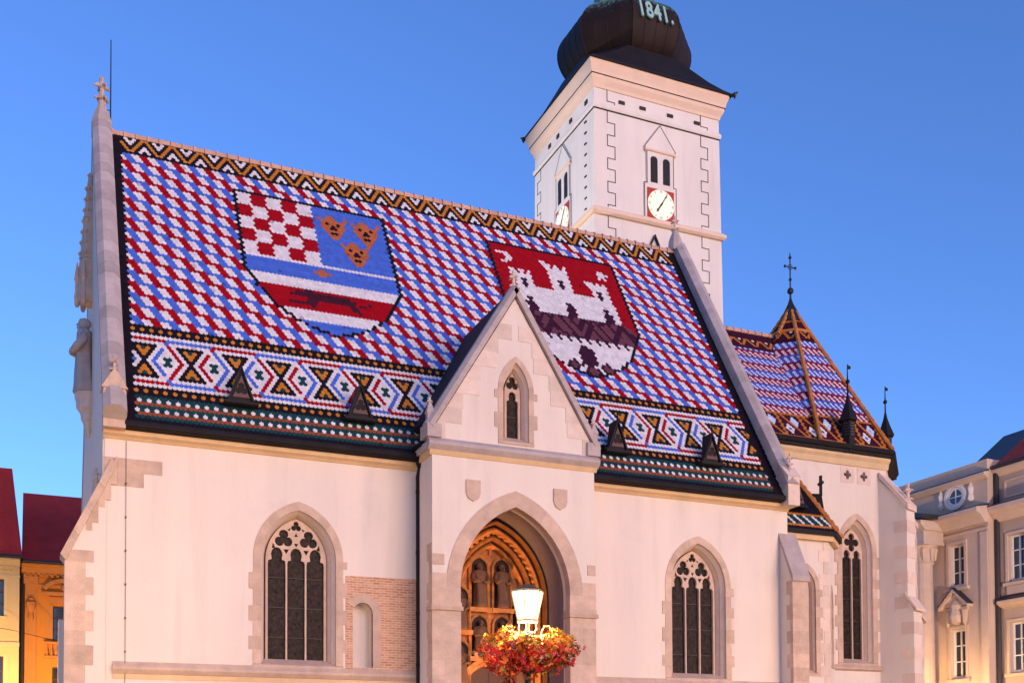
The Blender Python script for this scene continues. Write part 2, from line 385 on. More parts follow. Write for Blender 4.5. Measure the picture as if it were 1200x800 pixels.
def shield1(x, j):
    if inpoly(x, j, ST1): return LN_
    if j >= 65:
        if x < 50: return W_ if (int((x-30)//4)+(89-j)//5) % 2 == 0 else R_
        for dx, dy in ((54.9, 0), (63.9, 0), (59.9, -10)):
            lx, ly = x-dx, j-dy
            if (abs(ly-83) < .6 and 1.2 < abs(lx) < 2.1) or (abs(ly-81.3) < 1.1 and abs(lx) < .8) or (abs(ly-79) < .6 and abs(lx) < 1.3): return K_
            if inpoly(lx, ly, LION): return LN_
        return B_
    if j == 64: return W_
    if j >= 58: return B_
    if j >= 54: return W_
    if j >= 46:
        return (.06, .012, .022) if any(inpoly(x, j, p) for p in MART) else R_
    if j >= 42: return W_
    return B_
def shield2(x, j):
    if inpoly(x, j, ST2): return W_
    if 81.5 < j < 86.8 and (math.hypot(x-104.6, j-84.1) < 2.5 and math.hypot(x-103.4, j-84.1) > 1.75): return W_
    K = (.05, .012, .03)
    if j > 61.8:
        for cx, top in ((109, 67.5), (121.3, 67.8), (133.2, 67.8)):
            if j < top and abs(x-cx-(64.5-j)*.05) < (1.5 if j < top-2 else .8): return K
        for cx, zz in ((109, 73.6), (121, 75.8), (133, 73.8)):
            if abs(j-zz) < 1.9 and abs(x-cx) < .8: return K
        if j <= 72 and 106 < x < 136.9 and (j <= 70 or x < 136.4): return W_
        for l, r, t, sp in ((106, 111.9, 78, 79.6), (117.6, 124.5, 82.6, 85.5), (130.6, 136.3, 78, 79.6)):
            if l < x < r and j < t: return W_
            if j < t+1.6 and (l < x < l+1.5 or r-1.4 < x < r or abs(x-(l+r)/2) < .8): return W_
            if t-2 < j < sp and l-1.4+(sp-j)*.3 < x < l+.6: return W_
        return R_
    if j > 52.2:
        if x > 137.5 and j-58 > (141-x)*1.0: return R_
        if x < 104.5 and j-58 > (x-101)*1.0: return R_
        if any(segd(x, j, p[i], p[i+1]) < .62 for p in ZG for i in range(len(p)-1)): return K
        if j > 60.8 and (x % 3) < 1.1: return K
        return P_ if (j > 53.4 or (x % 3) > .7) else K
    if abs(x-121.2) < min(2.4, (50-j)*.75+.4) and 41.5 < j < 50: return K
    if j > 50.5 and (x % 3) < 1.0: return K
    for sx, sy, r in ((116.3, 41, 2.0), (121.4, 39, 2.3), (126.3, 40.8, 2.0)):
        dd = abs(x-sx)+abs(j-sy)*.9
        if dd < r-.5: return P_
        if dd < r+.5: return K
    return W_
def nave_col(x, j):
    if x < 2.1 or x > 165.2: return K_
    if j <= 1: return K_ if j == 0 else T_
    if j in (3, 6): return W_ if (x % 2 < .9 if j == 3 else (x % 2 >= .9)) else T_
    if j in (2, 5): return N_
    if j in (4, 7): return T_
    if j in (8, 10, 28, 30): return K_
    if j in (9, 29): return O_ if x % 2 < .9 else K_
    if 11 <= j <= 27:
        dy = abs(j-19); d = (x-4.5+5) % 10-5; ad = abs(d)
        m = int((x-4.5+5)//10); A = R_ if m % 2 == 0 else B_; Bc = B_ if m % 2 == 0 else R_
        if dy == 8 : return W_
        if dy == 7: return A if (-4.6 <= d <= 4.6) else W_
        if dy == 6: return W_ if ad < 4.8 else A
        if dy == 5 and ad < 2.8: return K_
        if dy < 5 and ad <= .5*dy+.1:
            if ad > .5*dy-.4: return K_
            if dy == 4 and ad < .4: return T_
            return O_
        r = ad-.5*dy
        if r < 1.1+(.5 if dy == 5 else 0): return W_
        # right of this motif ( d>0 ): chevron of the other colour; left ( d<0 ): belongs to the previous motif's arrow head
        if d > 0:
            if r < 2.1: return Bc if dy <= 4 else W_
            e = 8-.5*dy
            if abs(d-e) < .3: return A
        else:
            if r < 2.1: return Bc            # arrow head of the previous motif has the other colour
            dl = d+10
            if abs(dl-(2+.5*dy)) < .3 and dy <= 4: return A
        dm = abs(ad-5)
        if (dy == 0 and dm < .4) or (dy == 1 and dm < .8): return T_
        return W_
    if j >= 98:
        q = j-98; rel = (x-1.5) % 7
        if q <= 5:
            e = .3
            if abs(rel-(5-q)*.5) < e or abs(rel-7-(5-q)*.5) < e or abs(rel-3.5-q*.5) < e: return O_
            if q == 0 and 2.3 < rel < 3.7: return O_
            if q == 5 and (rel > 5.8 or rel < .2): return O_
            c1 = abs(rel-3); c2 = min(abs(rel-6.5), abs(rel+.5))
            if q >= 3 and abs(c1-(q-3)*.5) < e: return W_
            if q <= 2 and abs(c2-(2-q)*.5) < e: return W_
        return K_
    i1, i2 = inpoly(x, j, S1), inpoly(x, j, S2)
    if i1 or i2:
        P = S1 if i1 else S2
        if j == 90 or min(segd(x, j, P[k], P[(k+1) % len(P)]) for k in range(len(P))) < .86: return K_
        return shield1(x, j) if i1 else shield2(x, j)
    if j == 97: return K_
    k = 96-j; blk, r = divmod(k, 4)
    if r < 3:
        p = (x-3-.5*r-4*blk+.25) % 8
        return B_ if p < 2 else W_ if p < 4 else R_ if p < 6 else W_
    p = (x-4.5-4*blk+.25) % 8
    return B_ if p < 4 else R_
# ================================================================== SETTING
gm = M('square_paving', (.20, .17, .16), .85, .25, .6, .4)
struct(B().box(-400, 400, -400, 600, -.3, 0).build('ground', gm))
# ================================================================== CHURCH
church = thing('church', (0, 0, 0), 'white church with a colourful tiled roof bearing two shields and a clock tower', 'church')
X1, YR, ZR, ZE = 23.746, 7.637, 24.585, 11.868
SL = math.hypot(YR, ZR-ZE); es = Vector((0, YR, ZR-ZE))/SL; nr = Vector((0, -(ZR-ZE), YR))/SL
TA = .14134
FS = Fr((0, .35, 0))                      # south wall of the nave
def W(*a): return opening(*a)
winL, winR = 5.235, 20.12
nw = B(FS)
niche = [(6.98, 4.78), (7.64, 4.78), (7.64, 6.55)]+[(7.31+.33*math.cos(R(a)), 6.55+.33*math.sin(R(a))) for a in range(15, 180, 15)]+[(6.98, 6.55)]
nw.plate([[(-.55, 0), (9.4, 0), (9.4, 11.4), (-.55, 11.4)], opening(winL, 1.2, 4.8, 8.15, 1.55), niche], 0, .8)
nw.plate([[(14.8, 0), (24.2, 0), (24.2, 11.4), (14.8, 11.4)], opening(winR, 1.2, 4.8, 8.2, 1.6)], 0, .8)
wall = nw.build('nave_wall', PLASTER, church)
nb = B(); nb.box(6.9, 7.8, .36+.45, .36+.6, 4.6, 7.1); nb.build('niche_back', PLASTER, church)
nb = B(); nb.box(-.5, 24.1, 14.2, 15.0, 0, 11.4); nb.build('north_wall', PLASTER, church)
# gable end walls
for x0, x1 in ((-.60, -.1), (23.75, 24.18)):
    g = B(Fr((0, 0, 0), (0, 1, 0), (1, 0, 0)))
    g.prism([(.40, 0), (14.9, 0), (14.9, 11.9), (YR, ZR+.25), (.40, 11.9+.45)], x0, x1); g.build('gable_wall', PLASTER, church)
gothic_window(church, FS, winL, 4.8, 8.15, (1.43, 1.82), (1.2, 1.55), (.95, 1.33), 3)
gothic_window(church, FS, winR, 4.8, 8.2, (1.43, 1.86), (1.2, 1.6), (.95, 1.36), 3)
# exposed brick patch beside the niche
bp = B(FS); bp.plate([[(6.74, 4.6), (9.2, 4.6), (9.2, 7.76), (8.2, 7.74), (6.74, 7.72)], niche], -.012, .1)
bk = bp.build('brick_patch', BRICK, church)
na = B(FS); 
ao = [(7.64, 4.78), (7.92, 4.78), (7.92, 6.55)]+[(7.31+.61*math.cos(R(a)), 6.55+.61*math.sin(R(a))) for a in range(15, 160, 15)]+[(7.31+.33*math.cos(R(a)), 6.55+.33*math.sin(R(a))) for a in range(150, 0, -15)]+[(7.64, 6.55)]
na.plate([ao], -.03, .02, .95); na.build('niche_arch', STONE, bk)
sc_ = B(FS)
for a, b_ in ((-.3, 9.3), (14.9, 23.85)):
    sc_.xprism([(-.16, 4.50), (-.16, 4.58), (0, 4.74), (.1, 4.74), (.1, 4.38), (-.06, 4.38)], a, b_)
sc_.build('string_course', STONE, church)
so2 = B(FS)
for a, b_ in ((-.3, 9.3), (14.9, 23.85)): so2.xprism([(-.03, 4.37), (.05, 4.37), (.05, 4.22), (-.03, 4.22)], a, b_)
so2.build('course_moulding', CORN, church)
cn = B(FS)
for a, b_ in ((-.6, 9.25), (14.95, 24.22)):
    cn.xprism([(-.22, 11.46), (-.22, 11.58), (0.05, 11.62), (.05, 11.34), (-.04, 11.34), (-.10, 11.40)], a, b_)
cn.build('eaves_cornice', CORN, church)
gt = B()
for a, b_ in ((-.02, 9.15), (15.0, 23.76)):
    gt.tube([(a, -.06, 11.72), (b_, -.06, 11.72)], .12, 10); gt.box(a, b_, -.02, .3, 11.6, 11.85)
gt.build('gutter', DMET, church)
dp = B(); dp.tube([(9.18, .02, 11.7), (9.18, .02, 11.45), (9.14, .12, 11.1), (9.14, .12, 0)], .085, 10)
for z in (10.6, 8.6, 6.6, 4.9): dp.lathe((9.14, .12, z), [(.1, -.05), (.1, .05)], 10)
dp.lathe((9.18, .0, 11.35), [(.1, 0), (.17, .2), (.19, .36)], 10); dp.build('downpipe', DMET, church)
lc = B(); lc.tube([(.05, .30, 11.3), (.05, .30, 0)], .007, 5)
for z in range(1, 11): lc.box(.03, .07, .29, .36, z, z+.05)
lc.build('lightning_conductor', IRON, church)
lr = B(); lr.tube([(-.02, YR-.1, ZR-.2), (-.02, YR-.1, 27.9)], [.03, .02], 6); lr.tube([(-.3, YR-.1, 25.3), (-.02, YR-.1, 25.3)], .015, 5); lr.build('lightning_rod', IRON, church)
B(FS).box(.2, .3, -.004, .05, 10.62, 10.7).build('putlog_hole', LINE, church)  # black patch on the wall, the hole's shade given by colour
# quoins at the west corner
q = B(FS); z = 9.95
for wd, hh in ((.62, .42), (1.15, .42)): q.box(-.56, -.56+wd+.5, -.012, .05, z, z+hh, rt_(.1)); z += hh
q.build('quoin', STONE, church)
# ---- nave roof
rf = B(); 
O0 = Vector((0, 0, ZE)); k = nr*-.03
rf.add([O0+k, Vector((X1, 0, ZE))+k, Vector((X1, YR, ZR))+k, Vector((0, YR, ZR))+k, Vector((0, 2*YR, ZE)), Vector((X1, 2*YR, ZE))], [(0, 1, 2, 3), (3, 2, 5, 4), (0, 4, 5, 1)])
roof = rf.build('nave_roof', SLATE, church)
tiles = tile_field('roof_tiles', O0, (1, 0, 0), es, nr, 168, 105, TA, TA, nave_col, roof)
rc = B(); x = 0.02
while x < X1-.1:
    rc.tube([(x, YR, ZR-.03), (x+.40, YR, ZR-.03)], [.13, .115], 10, rt_(.12)); rc.tube([(x, YR, ZR-.03), (x+.06, YR, ZR-.03)], [.155, .155], 10, rt_(.1)); x += .41
rc.build('ridge_cap', RIDGE, roof)
# roof vents
def vent(px, s, w=.36, hh=.98):
    c = O0+Vector((px, 0, 0))+es*s; f = Fr(c+Vector((0, -.30, .05)))
    b = B(f); back = 1.0
    b.prism([(-w, 0), (w, 0), (0, hh)], 0, .05)
    for sx in (-1, 1):
        b.add([f(sx*(w+.07), -.08, -.06), f(0, -.08, hh+.12), f(0, hh*.62, hh+.12), f(sx*(w+.07), .05, -.06), f(sx*(w+.01), -.08, -.10), f(0, -.08, hh+.02), f(0, hh*.62, hh+.02), f(sx*(w+.01), .05, -.1)],
              [(0, 1, 2, 3), (4, 7, 6, 5), (0, 4, 5, 1), (1, 5, 6, 2), (2, 6, 7, 3), (3, 7, 4, 0)])
    b.box(-w-.16, w+.16, -.14, .3, -.12, -.03)
    b.tube([f(0, -.02, hh), f(0, -.02, hh+.42)], [.035, .010], 6); b.lathe(f(0, -.02, hh+.3), [(.01, -.05), (.04, 0), (.01, .05)], 6)
    v = b.build('roof_vent', DMET, church)
    t = B(f); t.plate([[(-w*.72, .1), (w*.72, .1), (0, hh*.80)], foil(0, .36, .2, 3, 90)], -.03, -.005); t.build('trefoil_panel', M_VENT, v)
M_VENT = M('brown_copper', (.10, .045, .035), .6, .3, 4)
for px_, s_ in ((3.42, 1.20), (7.22, 1.15), (16.72, 1.15), (20.72, 1.12)): vent(px_, s_)
# ---- west and east parapet copings
def finial(b, c, s=1., n=8):
    c = Vector(c)
    b.lathe(c, [(.16*s, 0), (.11*s, .25*s), (.20*s, .30*s), (.22*s, .36*s), (.10*s, .44*s), (.08*s, .70*s), (.16*s, .78*s), (.13*s, .88*s), (.07*s, 1.0*s), (.11*s, 1.10*s), (.02*s, 1.22*s)], n)
    for a in range(4):
        d = Vector((math.cos(a*math.pi/2+.4), math.sin(a*math.pi/2+.4), 0))
        for h, r in ((.32, .30), (.80, .32)):
            b.tube([c+Vector((0, 0, h*s)), c+d*r*s*.6+Vector((0, 0, (h+.02)*s)), c+d*r*s+Vector((0, 0, (h-.03)*s))], [.06*s, .07*s, .03*s], 6)
cp = B(); N = 27; A0 = Vector((-.31, -.35, 11.9)); A1 = Vector((-.31, YR, 24.72))
for i in range(N):
    cp.tube([A0.lerp(A1, i/N), A0.lerp(A1, (i+.985)/N)], .36, 8, rt_(.16), math.pi/8)
A2 = Vector((-.31, 2*YR+.2, 11.9)); cp.tube([A1, A2], .34, 8, 1, math.pi/8)
cp.lathe((-.31, YR, 24.3), [(.37, 0), (.37, .55), (.16, 1.15), (.14, 1.3)], 8, 1.0, math.pi/8); cp.build('gable_coping', GSTONE, church)
fb = B(); finial(fb, (-.31, YR, 25.4), .95); fb.build('finial', STONE, church)
ke = B(); ke.box(-.62, .0, -.16, .45, 11.55, 12.75); ke.prism([(-.68, 12.70), (.06, 12.70), (-.31, 13.30)], -.2, .5, 1.05); ke.build('kneeler', STONE, church)
fb = B(); finial(fb, (-.31, .05, 13.15), .5); fb.build('finial', STONE, church)
cp = B(Fr((0, 0, 0))); N = 24
for i in range(N):
    p0 = Vector((0, -.2, 12.2)).lerp(Vector((0, YR, 24.95)), i/N); p1 = Vector((0, -.2, 12.2)).lerp(Vector((0, YR, 24.95)), (i+.99)/N)
    pr = [(23.73, -.25), (23.74, .12), (23.98, .24), (24.29, .12), (24.30, -.25)]
    cp.loft([[p0+Vector((x_, 0, 0))+nr*d_ for x_, d_ in pr], [p1+Vector((x_, 0, 0))+nr*d_ for x_, d_ in pr]], t=rt_(.1))
cp.tube([(23.86, YR, 24.95), (23.86, 2*YR, 12.4)], .3, 6); cp.lathe((23.86, YR, 24.6), [(.34, 0), (.30, .5), (.12, .95)], 8); cp.build('gable_coping', GSTONE, church)
fb = B(); finial(fb, (23.86, YR, 25.4), .7); fb.build('finial', PALE, church)
ke = B(); ke.box(23.78, 24.32, -.28, .45, 11.45, 12.6); ke.xprism([(-.32, 12.55), (.5, 12.55), (.09, 13.0)], 23.74, 24.36, 1.05); ke.build('kneeler', PALE, church)
fb = B(); finial(fb, (24.05, -.05, 12.9), .5); fb.build('finial', PALE, church)
# ---- corner buttresses of the nave
bw = B(); bw.add([Vector(p) for p in ((-1.60, .30, 0), (-.5, .30, 0), (-.5, .30, 10.25), (-1.60, .30, 7.95), (-1.60, 1.1, 0), (-.5, 1.1, 0), (-.5, 1.1, 10.25), (-1.60, 1.1, 7.95))], [(0, 1, 2, 3), (4, 7, 6, 5), (0, 3, 7, 4), (2, 6, 7, 3)])
bt = bw.build('buttress', PLASTER, church)
bq = B(); z = 0; k = 0
while z < 7.9:
    z1 = min(z+.5*random.uniform(.8, 1.2), 7.95); bq.box(-1.625, -1.05+(.22 if k % 2 else 0), .275, 1.125, z, z1, rt_(.12)); z = z1; k += 1
for i in range(5):                                     # stepped stones under the sloping top
    xa = -1.05+i*.17; zt = 7.95+(xa+1.60)*2.09-.05; zb = zt-.5-.12*(i % 2)
    bq.add([Vector(p) for p in ((xa, .275, zb), (xa+.168, .275, zb), (xa+.168, .275, zt+.168*2.09), (xa, .275, zt), (xa, .34, zb), (xa+.168, .34, zb), (xa+.168, .34, zt+.168*2.09), (xa, .34, zt))], [(0, 1, 2, 3), (4, 7, 6, 5), (0, 4, 5, 1), (1, 5, 6, 2), (2, 6, 7, 3), (3, 7, 4, 0)], rt_(.12))
bq.build('quoin', STONE, bt)
bc = B()
p0, p1 = Vector((-1.74, 0, 7.80)), Vector((-.35, 0, 10.72))
for i in range(4):
    a, b_ = p0.lerp(p1, i/4), p0.lerp(p1, (i+.99)/4)
    bc.add([(a.x, .2, a.z), (b_.x, .2, b_.z), (b_.x, 1.2, b_.z), (a.x, 1.2, a.z), (a.x+.14, .2, a.z-.18), (b_.x+.14, .2, b_.z-.18), (b_.x+.14, 1.2, b_.z-.18), (a.x+.14, 1.2, a.z-.18)],
           [(0, 1, 2, 3), (4, 7, 6, 5), (0, 4, 5, 1), (1, 5, 6, 2), (2, 6, 7, 3), (3, 7, 4, 0)], rt_(.1))
bc.build('buttress_coping', STONE, bt)
be = B(); be.xprism([(.36, 0), (-.40, 0), (-.40, 8.6), (.36, 10.35)], 23.83, 24.52); bt = be.build('buttress', PLASTER, church)
be = B(); be.xprism([(.36, 10.33), (.36, 10.5), (-.5, 8.72), (-.5, 8.52), (-.42, 8.56)], 23.77, 24.58, .95); be.build('buttress_coping', GSTONE, bt)
bq = B(); z = 0; k = 0
while z < 8.5:
    z1 = min(z+.48*random.uniform(.8, 1.2), 8.55); bq.box(23.81, 24.54, -.42, -.25+(.2 if k % 2 else 0), z, z1, rt_(.12)); z = z1; k += 1
bq.build('quoin', STONE, bt)
bn = B(); bn.box(-1.5, -.6, 14.0, 14.9, 0, 7.6); bn.build('buttress', PLASTER, church)
# ---- carved canopy, console and lower pinnacle on the west front
wx = -.62
ca = B()
ca.lathe((wx-.06, YR, 18.2), [(.42, -.05), (.50, .1), (.48, .5), (.40, .9), (.33, 1.6), (.27, 2.4), (.20, 3.2), (.13, 4.0), (.06, 4.7)], 6)
for i in range(6):
    a = i*math.pi/3; d = Vector((math.cos(a), math.sin(a), 0)); c = Vector((wx-.06, YR, 18.2))
    ca.lathe(c+d*.42, [(.05, -.22), (.10, -.12), (.12, .2), (.09, .25), (.08, .7), (.12, .78), (.02, 1.4)], 5)
    for h in (1.7, 2.1, 2.5, 2.9, 3.3, 3.7, 4.1): ca.lathe(c+d*(.47-.085*h)+Vector((0, 0, h)), [(.02, -.07), (.085, .02), (.02, .11)], 5)
for h in (1.55, 3.05, 4.6): ca.lathe(Vector((wx-.06, YR, 18.2+h)), [(.05, -.06), (.50-.085*h, -.02), (.50-.085*h, .04), (.05, .08)], 6)
ca.build('statue_canopy', STONE, church)
cs = B(); cs.lathe((wx-.08, YR, 13.35), [(.05, 0), (.18, .5), (.24, .6), (.26, .8), (.40, 1.0), (.42, 1.25), (.46, 1.35), (.46, 1.55)], 8); cs.build('statue_console', PALE, church)
pn = B()
for yy, zt in ((1.6, 10.1), (3.0, 9.4)):
    pn.box(-.85, -.55, yy-.18, yy+.18, 7.2, zt-.7); pn.lathe((-.72, yy, zt-.7), [(.22, 0), (.16, .3), (.04, 1.2)], 6); finial(pn, (-.72, yy, zt+.1), .45)
pn.build('pinnacle', GSTONE, church)
# ================================================================== SOUTH PORTAL
YP = -1.2; FP = Fr((0, YP, 0)); PC = 12.06
PSTONE = M('pale_gable_stone', (.70, .56, .47), .85, .2, 2.4, .4, streak=.08, spec=.15)
pa = (1.97, 2.78); pz = 7.3
pw = B(FP)
pw.plate([[(9.15, 0), (PC-1.97, 0)]+arch(PC, 1.97, pz, 2.78, 14)[::-1]+[(PC+1.97, 0), (14.97, 0), (14.97, 12.3), (PC, 17.0), (9.15, 12.3)], opening(12.08, .47, 12.25, 13.9, .98)], 0, .5)
pw.box(9.15, 9.6, .5, 1.6, 0, 12.2); pw.box(14.5, 14.97, .5, 1.6, 0, 12.2)
portal = pw.build('porch_wall', PLASTER, church)
ar = B(FP); ring_blocks(ar, PC, pz, 1.97, 2.78, 2.44, 3.30, -.03, .3, 14, 2)
ar.build('porch_arch', STONE, church)
pr_ = B(FP)
for s in (-1, 1):
    lo, hi = (9.13, PC-1.95) if s < 0 else (PC+1.95, 14.99)
    z = 0; k = 0
    while z < 6.55:
        z1 = min(z+.62, 6.55); m = lo+(hi-lo)*random.uniform(.4, .6); pr_.box(lo, m, -.03, .4, z, z1, rt_(.1)); pr_.box(m, hi, -.03, .4, z, z1, rt_(.1)); z = z1; k += 1
    pr_.box(lo-.05, hi+.05, -.12, .4, 6.55, 6.68, .9); pr_.box(lo-.02, hi+.02, -.06, .4, 6.68, 6.82, 1.)
    o = PC+s*2.44
    for z0_, z1_, ex_ in ((6.82, 7.3, 9.13 if s < 0 else 14.99), (7.3, 7.74, 9.13 if s < 0 else 14.99)):
        a, b_ = sorted((PC+s*1.955 if z0_ < 7.2 else o-s*.06, ex_)); pr_.box(a, b_, -.026, .3, z0_, z1_, rt_(.1))
    a, b_ = sorted((9.13 if s < 0 else 14.99, (9.13+.42) if s < 0 else (14.99-.3))); pr_.box(a, b_, -.02, .3, 8.0, 8.35, rt_(.1))
pr_.build('porch_pier', STONE, church)
sq = B()
for i in range(14):
    z = i*.62+.1; sq.box(9.135, 9.2, YP+.02, YP+(.5 if i % 2 else .28), z, z+.55, rt_(.1))
sq.build('quoin', STONE, church)
sh = B(FP)
for cx in (10.55, 13.68):
    sh.prism([(cx-.25, 10.82), (cx-.25, 10.4), (cx-.18, 10.22), (cx, 10.12), (cx+.18, 10.22), (cx+.25, 10.4), (cx+.25, 10.82)], -.05, .05)
sh.build('stone_shield', STONE, church)
led = B(FP); led.xprism([(-.18, 11.82), (-.18, 11.92), (-.02, 12.06), (.05, 12.06), (.05, 11.66), (-.04, 11.66)], 9.0, 15.12)
led.box(8.98, 9.16, -.05, 1.5, 11.7, 11.92)
led.build('porch_ledge', GSTONE, church)
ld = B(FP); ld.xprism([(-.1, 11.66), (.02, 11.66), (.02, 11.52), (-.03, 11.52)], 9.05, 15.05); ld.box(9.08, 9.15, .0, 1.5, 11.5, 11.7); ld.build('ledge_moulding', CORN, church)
gothic_window(church, FP, 12.08, 12.25, 13.9, (.64, 1.18), (.47, .98), (.26, .66), 1, dep=.36)
gs = B(FP)                                    # toothed stones along the gable and by the kneelers
for s in (-1, 1):
    for i in range(8):
        z = 12.1+i*.5; e = (PC-9.15)*(17.0-z)/(17.0-12.3) if z > 12.3 else 2.91
        e2 = (PC-9.15)*(17.0-z-.5)/(4.7); e = min(2.91, e); wd = .26+(.26 if i % 2 else 0)
        x0 = max(.12, e2-wd); p = [(PC+s*x0, z), (PC+s*e, z), (PC+s*max(e2, x0+.02), z+.5), (PC+s*x0, z+.5)]
        gs.prism(p, -.018, .1, rt_(.12))
gs.build('quoin', PSTONE, church)
gc = B(FP)
for s in (-1, 1):
    a0, a1 = Vector((s*3.02, 0, 12.45)), Vector((0, 0, 17.35)); N = 7
    for i in range(N):
        a, b_ = a0.lerp(a1, i/N), a0.lerp(a1, (i+.99)/N); nn = Vector((s*.86, 0, .5))
        pts = [(-.14, -.14), (-.14, .02), (.0, .13), (.30, .13), (.36, -.14)]
        gc.loft([[FP(PC, 0, 0)+Vector((q_.x, d_, q_.z))+nn*h_ for d_, h_ in pts] for q_ in (a, b_)], t=rt_(.08))
    x0, x1 = sorted((PC+s*2.62, PC+s*3.10)); gc.box(x0, x1, -.12, .6, 12.06, 12.5, 1.)
    gc.lathe(FP(PC+s*2.95, .1, 12.5), [(.16, 0), (.14, .3), (.19, .36), (.03, .75)], 4, 1, math.pi/4)
gc.build('porch_coping', GSTONE, church)
fb = B(); finial(fb, FP(PC, .1, 17.25), .62)
for s in (-1, 1): finial(fb, FP(PC+s*2.95, .1, 12.95), .36)
fb.build('finial', PALE, church)
ps = B()
for s in (-1, 1):
    e = Vector((PC+s*3.0, 0, 12.74)); ps.add([(e.x, YP+.3, e.z), (PC, YP+.3, 17.42), (PC, 3.6, 17.42), (e.x, .9, e.z), (e.x+s*-.15, YP+.3, e.z-.15), (PC, YP+.3, 17.2), (PC, 3.6, 17.2), (e.x-s*.15, .9, e.z-.15)],
        [(0, 1, 2, 3), (4, 7, 6, 5), (0, 4, 5, 1), (1, 5, 6, 2), (2, 6, 7, 3), (3, 7, 4, 0)])
ps.build('porch_roof', SLATE, church)
g2 = B(); g2.tube([(9.0, YP+.5, 11.98), (9.0, .2, 11.98)], .1, 8); g2.tube([(15.1, YP+.5, 11.98), (15.1, .2, 11.98)], .1, 8); g2.build('gutter', DMET, church)
# inside of the porch
vt = B(); n_ = 14
lp = [(PC+1.97, 0)]+arch(PC, 1.97, pz, 2.78, n_)+[(PC-1.97, 0)]
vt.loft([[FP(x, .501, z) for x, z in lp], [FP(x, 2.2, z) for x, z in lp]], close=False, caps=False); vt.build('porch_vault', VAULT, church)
FB = Fr((0, 1.0, 0))                          # the carved doorway at the back of the porch
bd = B(FB); dz = 4.6
bd.plate([[(PC-2.2, 0), (PC-1.0, 0), (PC-1.0, dz-.5)]+[(PC+1.0*math.cos(R(a)), dz-.5+.95*math.sin(R(a))) for a in range(165, 0, -15)]+[(PC+1.0, dz-.5), (PC+1.0, 0), (PC+2.2, 0), (PC+2.2, 10.3), (PC-2.2, 10.3)]], 0.1, .3)
port = bd.build('carved_portal', GILT, church)
av = B(FB)
for i, (bo, ri, dd, th) in enumerate(((1.93, 2.70, -.55, .10), (1.74, 2.48, -.40, .13), (1.52, 2.24, -.24, .13), (1.30, 1.98, -.10, .11))):
    av.loft([[FB(x, d, z) for x, z in [(PC+bo+o, 0)]+arch(PC, bo+o, pz, ri+o*1.2, 14)+[(PC-bo-o, 0)]] for o, d in ((0.04, dd+.14), (0, dd), (-th*.5, dd-.05), (-th, dd+.03), (-th-.03, dd+.2))], close=False, caps=False, t=(.55, 1.25, .7, 1.2)[i])
av.build('archivolt', GILT, port)
ro = B(FB)                                    # rosettes running round the hollow moulding
A = arch(PC, 1.60, pz, 2.33, 12)
for x, z in A[1:-1]: ro.lathe(FB(x, -.30, z), [(.02, -.08), (.09, -.03), (.09, .03), (.02, .08)], 6, 1.3)
ro.build('rosette', GILT, port)
da = B(FB)
for ri, ro_, d in ((1.0, 1.12, -.02), (1.14, 1.28, -.10)):
    L1 = [(PC+ri*math.cos(R(a)), dz-.5+ri*.95*math.sin(R(a))) for a in range(0, 181, 12)]; L2 = [(PC+ro_*math.cos(R(a)), dz-.5+ro_*.95*math.sin(R(a))) for a in range(0, 181, 12)]
    for i in range(15): da.prism([L1[i], L1[i+1], L2[i+1], L2[i]], d, .12)
    for s in (-1, 1): x0, x1 = sorted((PC+s*ri, PC+s*ro_)); da.box(x0, x1, d, .12, 0, dz-.5)
da.build('door_arch', GILT, port)
dd_ = B(FB); dd_.box(PC-1.05, PC, .22, .3, 0, dz+.6); dd_.box(PC+.01, PC+1.05, .22, .3, 0, dz+.6); dd_.build('church_door', DOOR, church)
# niches with statues
NICH = [(-.42, 7.05, 8.75), (.42, 7.05, 8.75), (-1.12, 6.25, 7.7), (1.12, 6.25, 7.7), (-.42, 5.35, 6.75), (.42, 5.35, 6.75), (-1.12, 4.35, 5.85), (1.12, 4.35, 5.85)]
nc = B(FB); nf = B(FB)
for dx, z0, z1 in NICH:
    cx = PC+dx; b_ = .29; zs = z1-.32
    nc.plate([opening(cx, b_, z0, zs, .32, 6)], .06, .098)  # flat plate, its depth suggested by the dark colour only
    for s in (-1, 1): nf.tube([FB(cx+s*(b_+.04), .02, z0-.05), FB(cx+s*(b_+.04), .02, zs)], .05, 6)
    P_a = arch(cx, b_+.04, zs, .36, 6); nf.tube([FB(x, .02, z) for x, z in P_a], .05, 6)
    nf.box(cx-b_-.12, cx+b_+.12, -.16, .1, z0-.16, z0-.01, 1.1)
nf.tube([FB(PC, .03, 3.0+5.9), FB(PC, .03, 9.6)], .05, 6); nf.box(PC-1.25, PC+1.25, -.03, .1, 6.92-.1, 6.92, 1.2) if False else None
for s in (-.84, .84): nf.tube([FB(PC+s*.92, .02, 4.9), FB(PC+s*.92, .02, 8.9)], .045, 6, 1.15)
nc.build('niche', GILTD, port); nf.build('niche_frame', GILT, port)
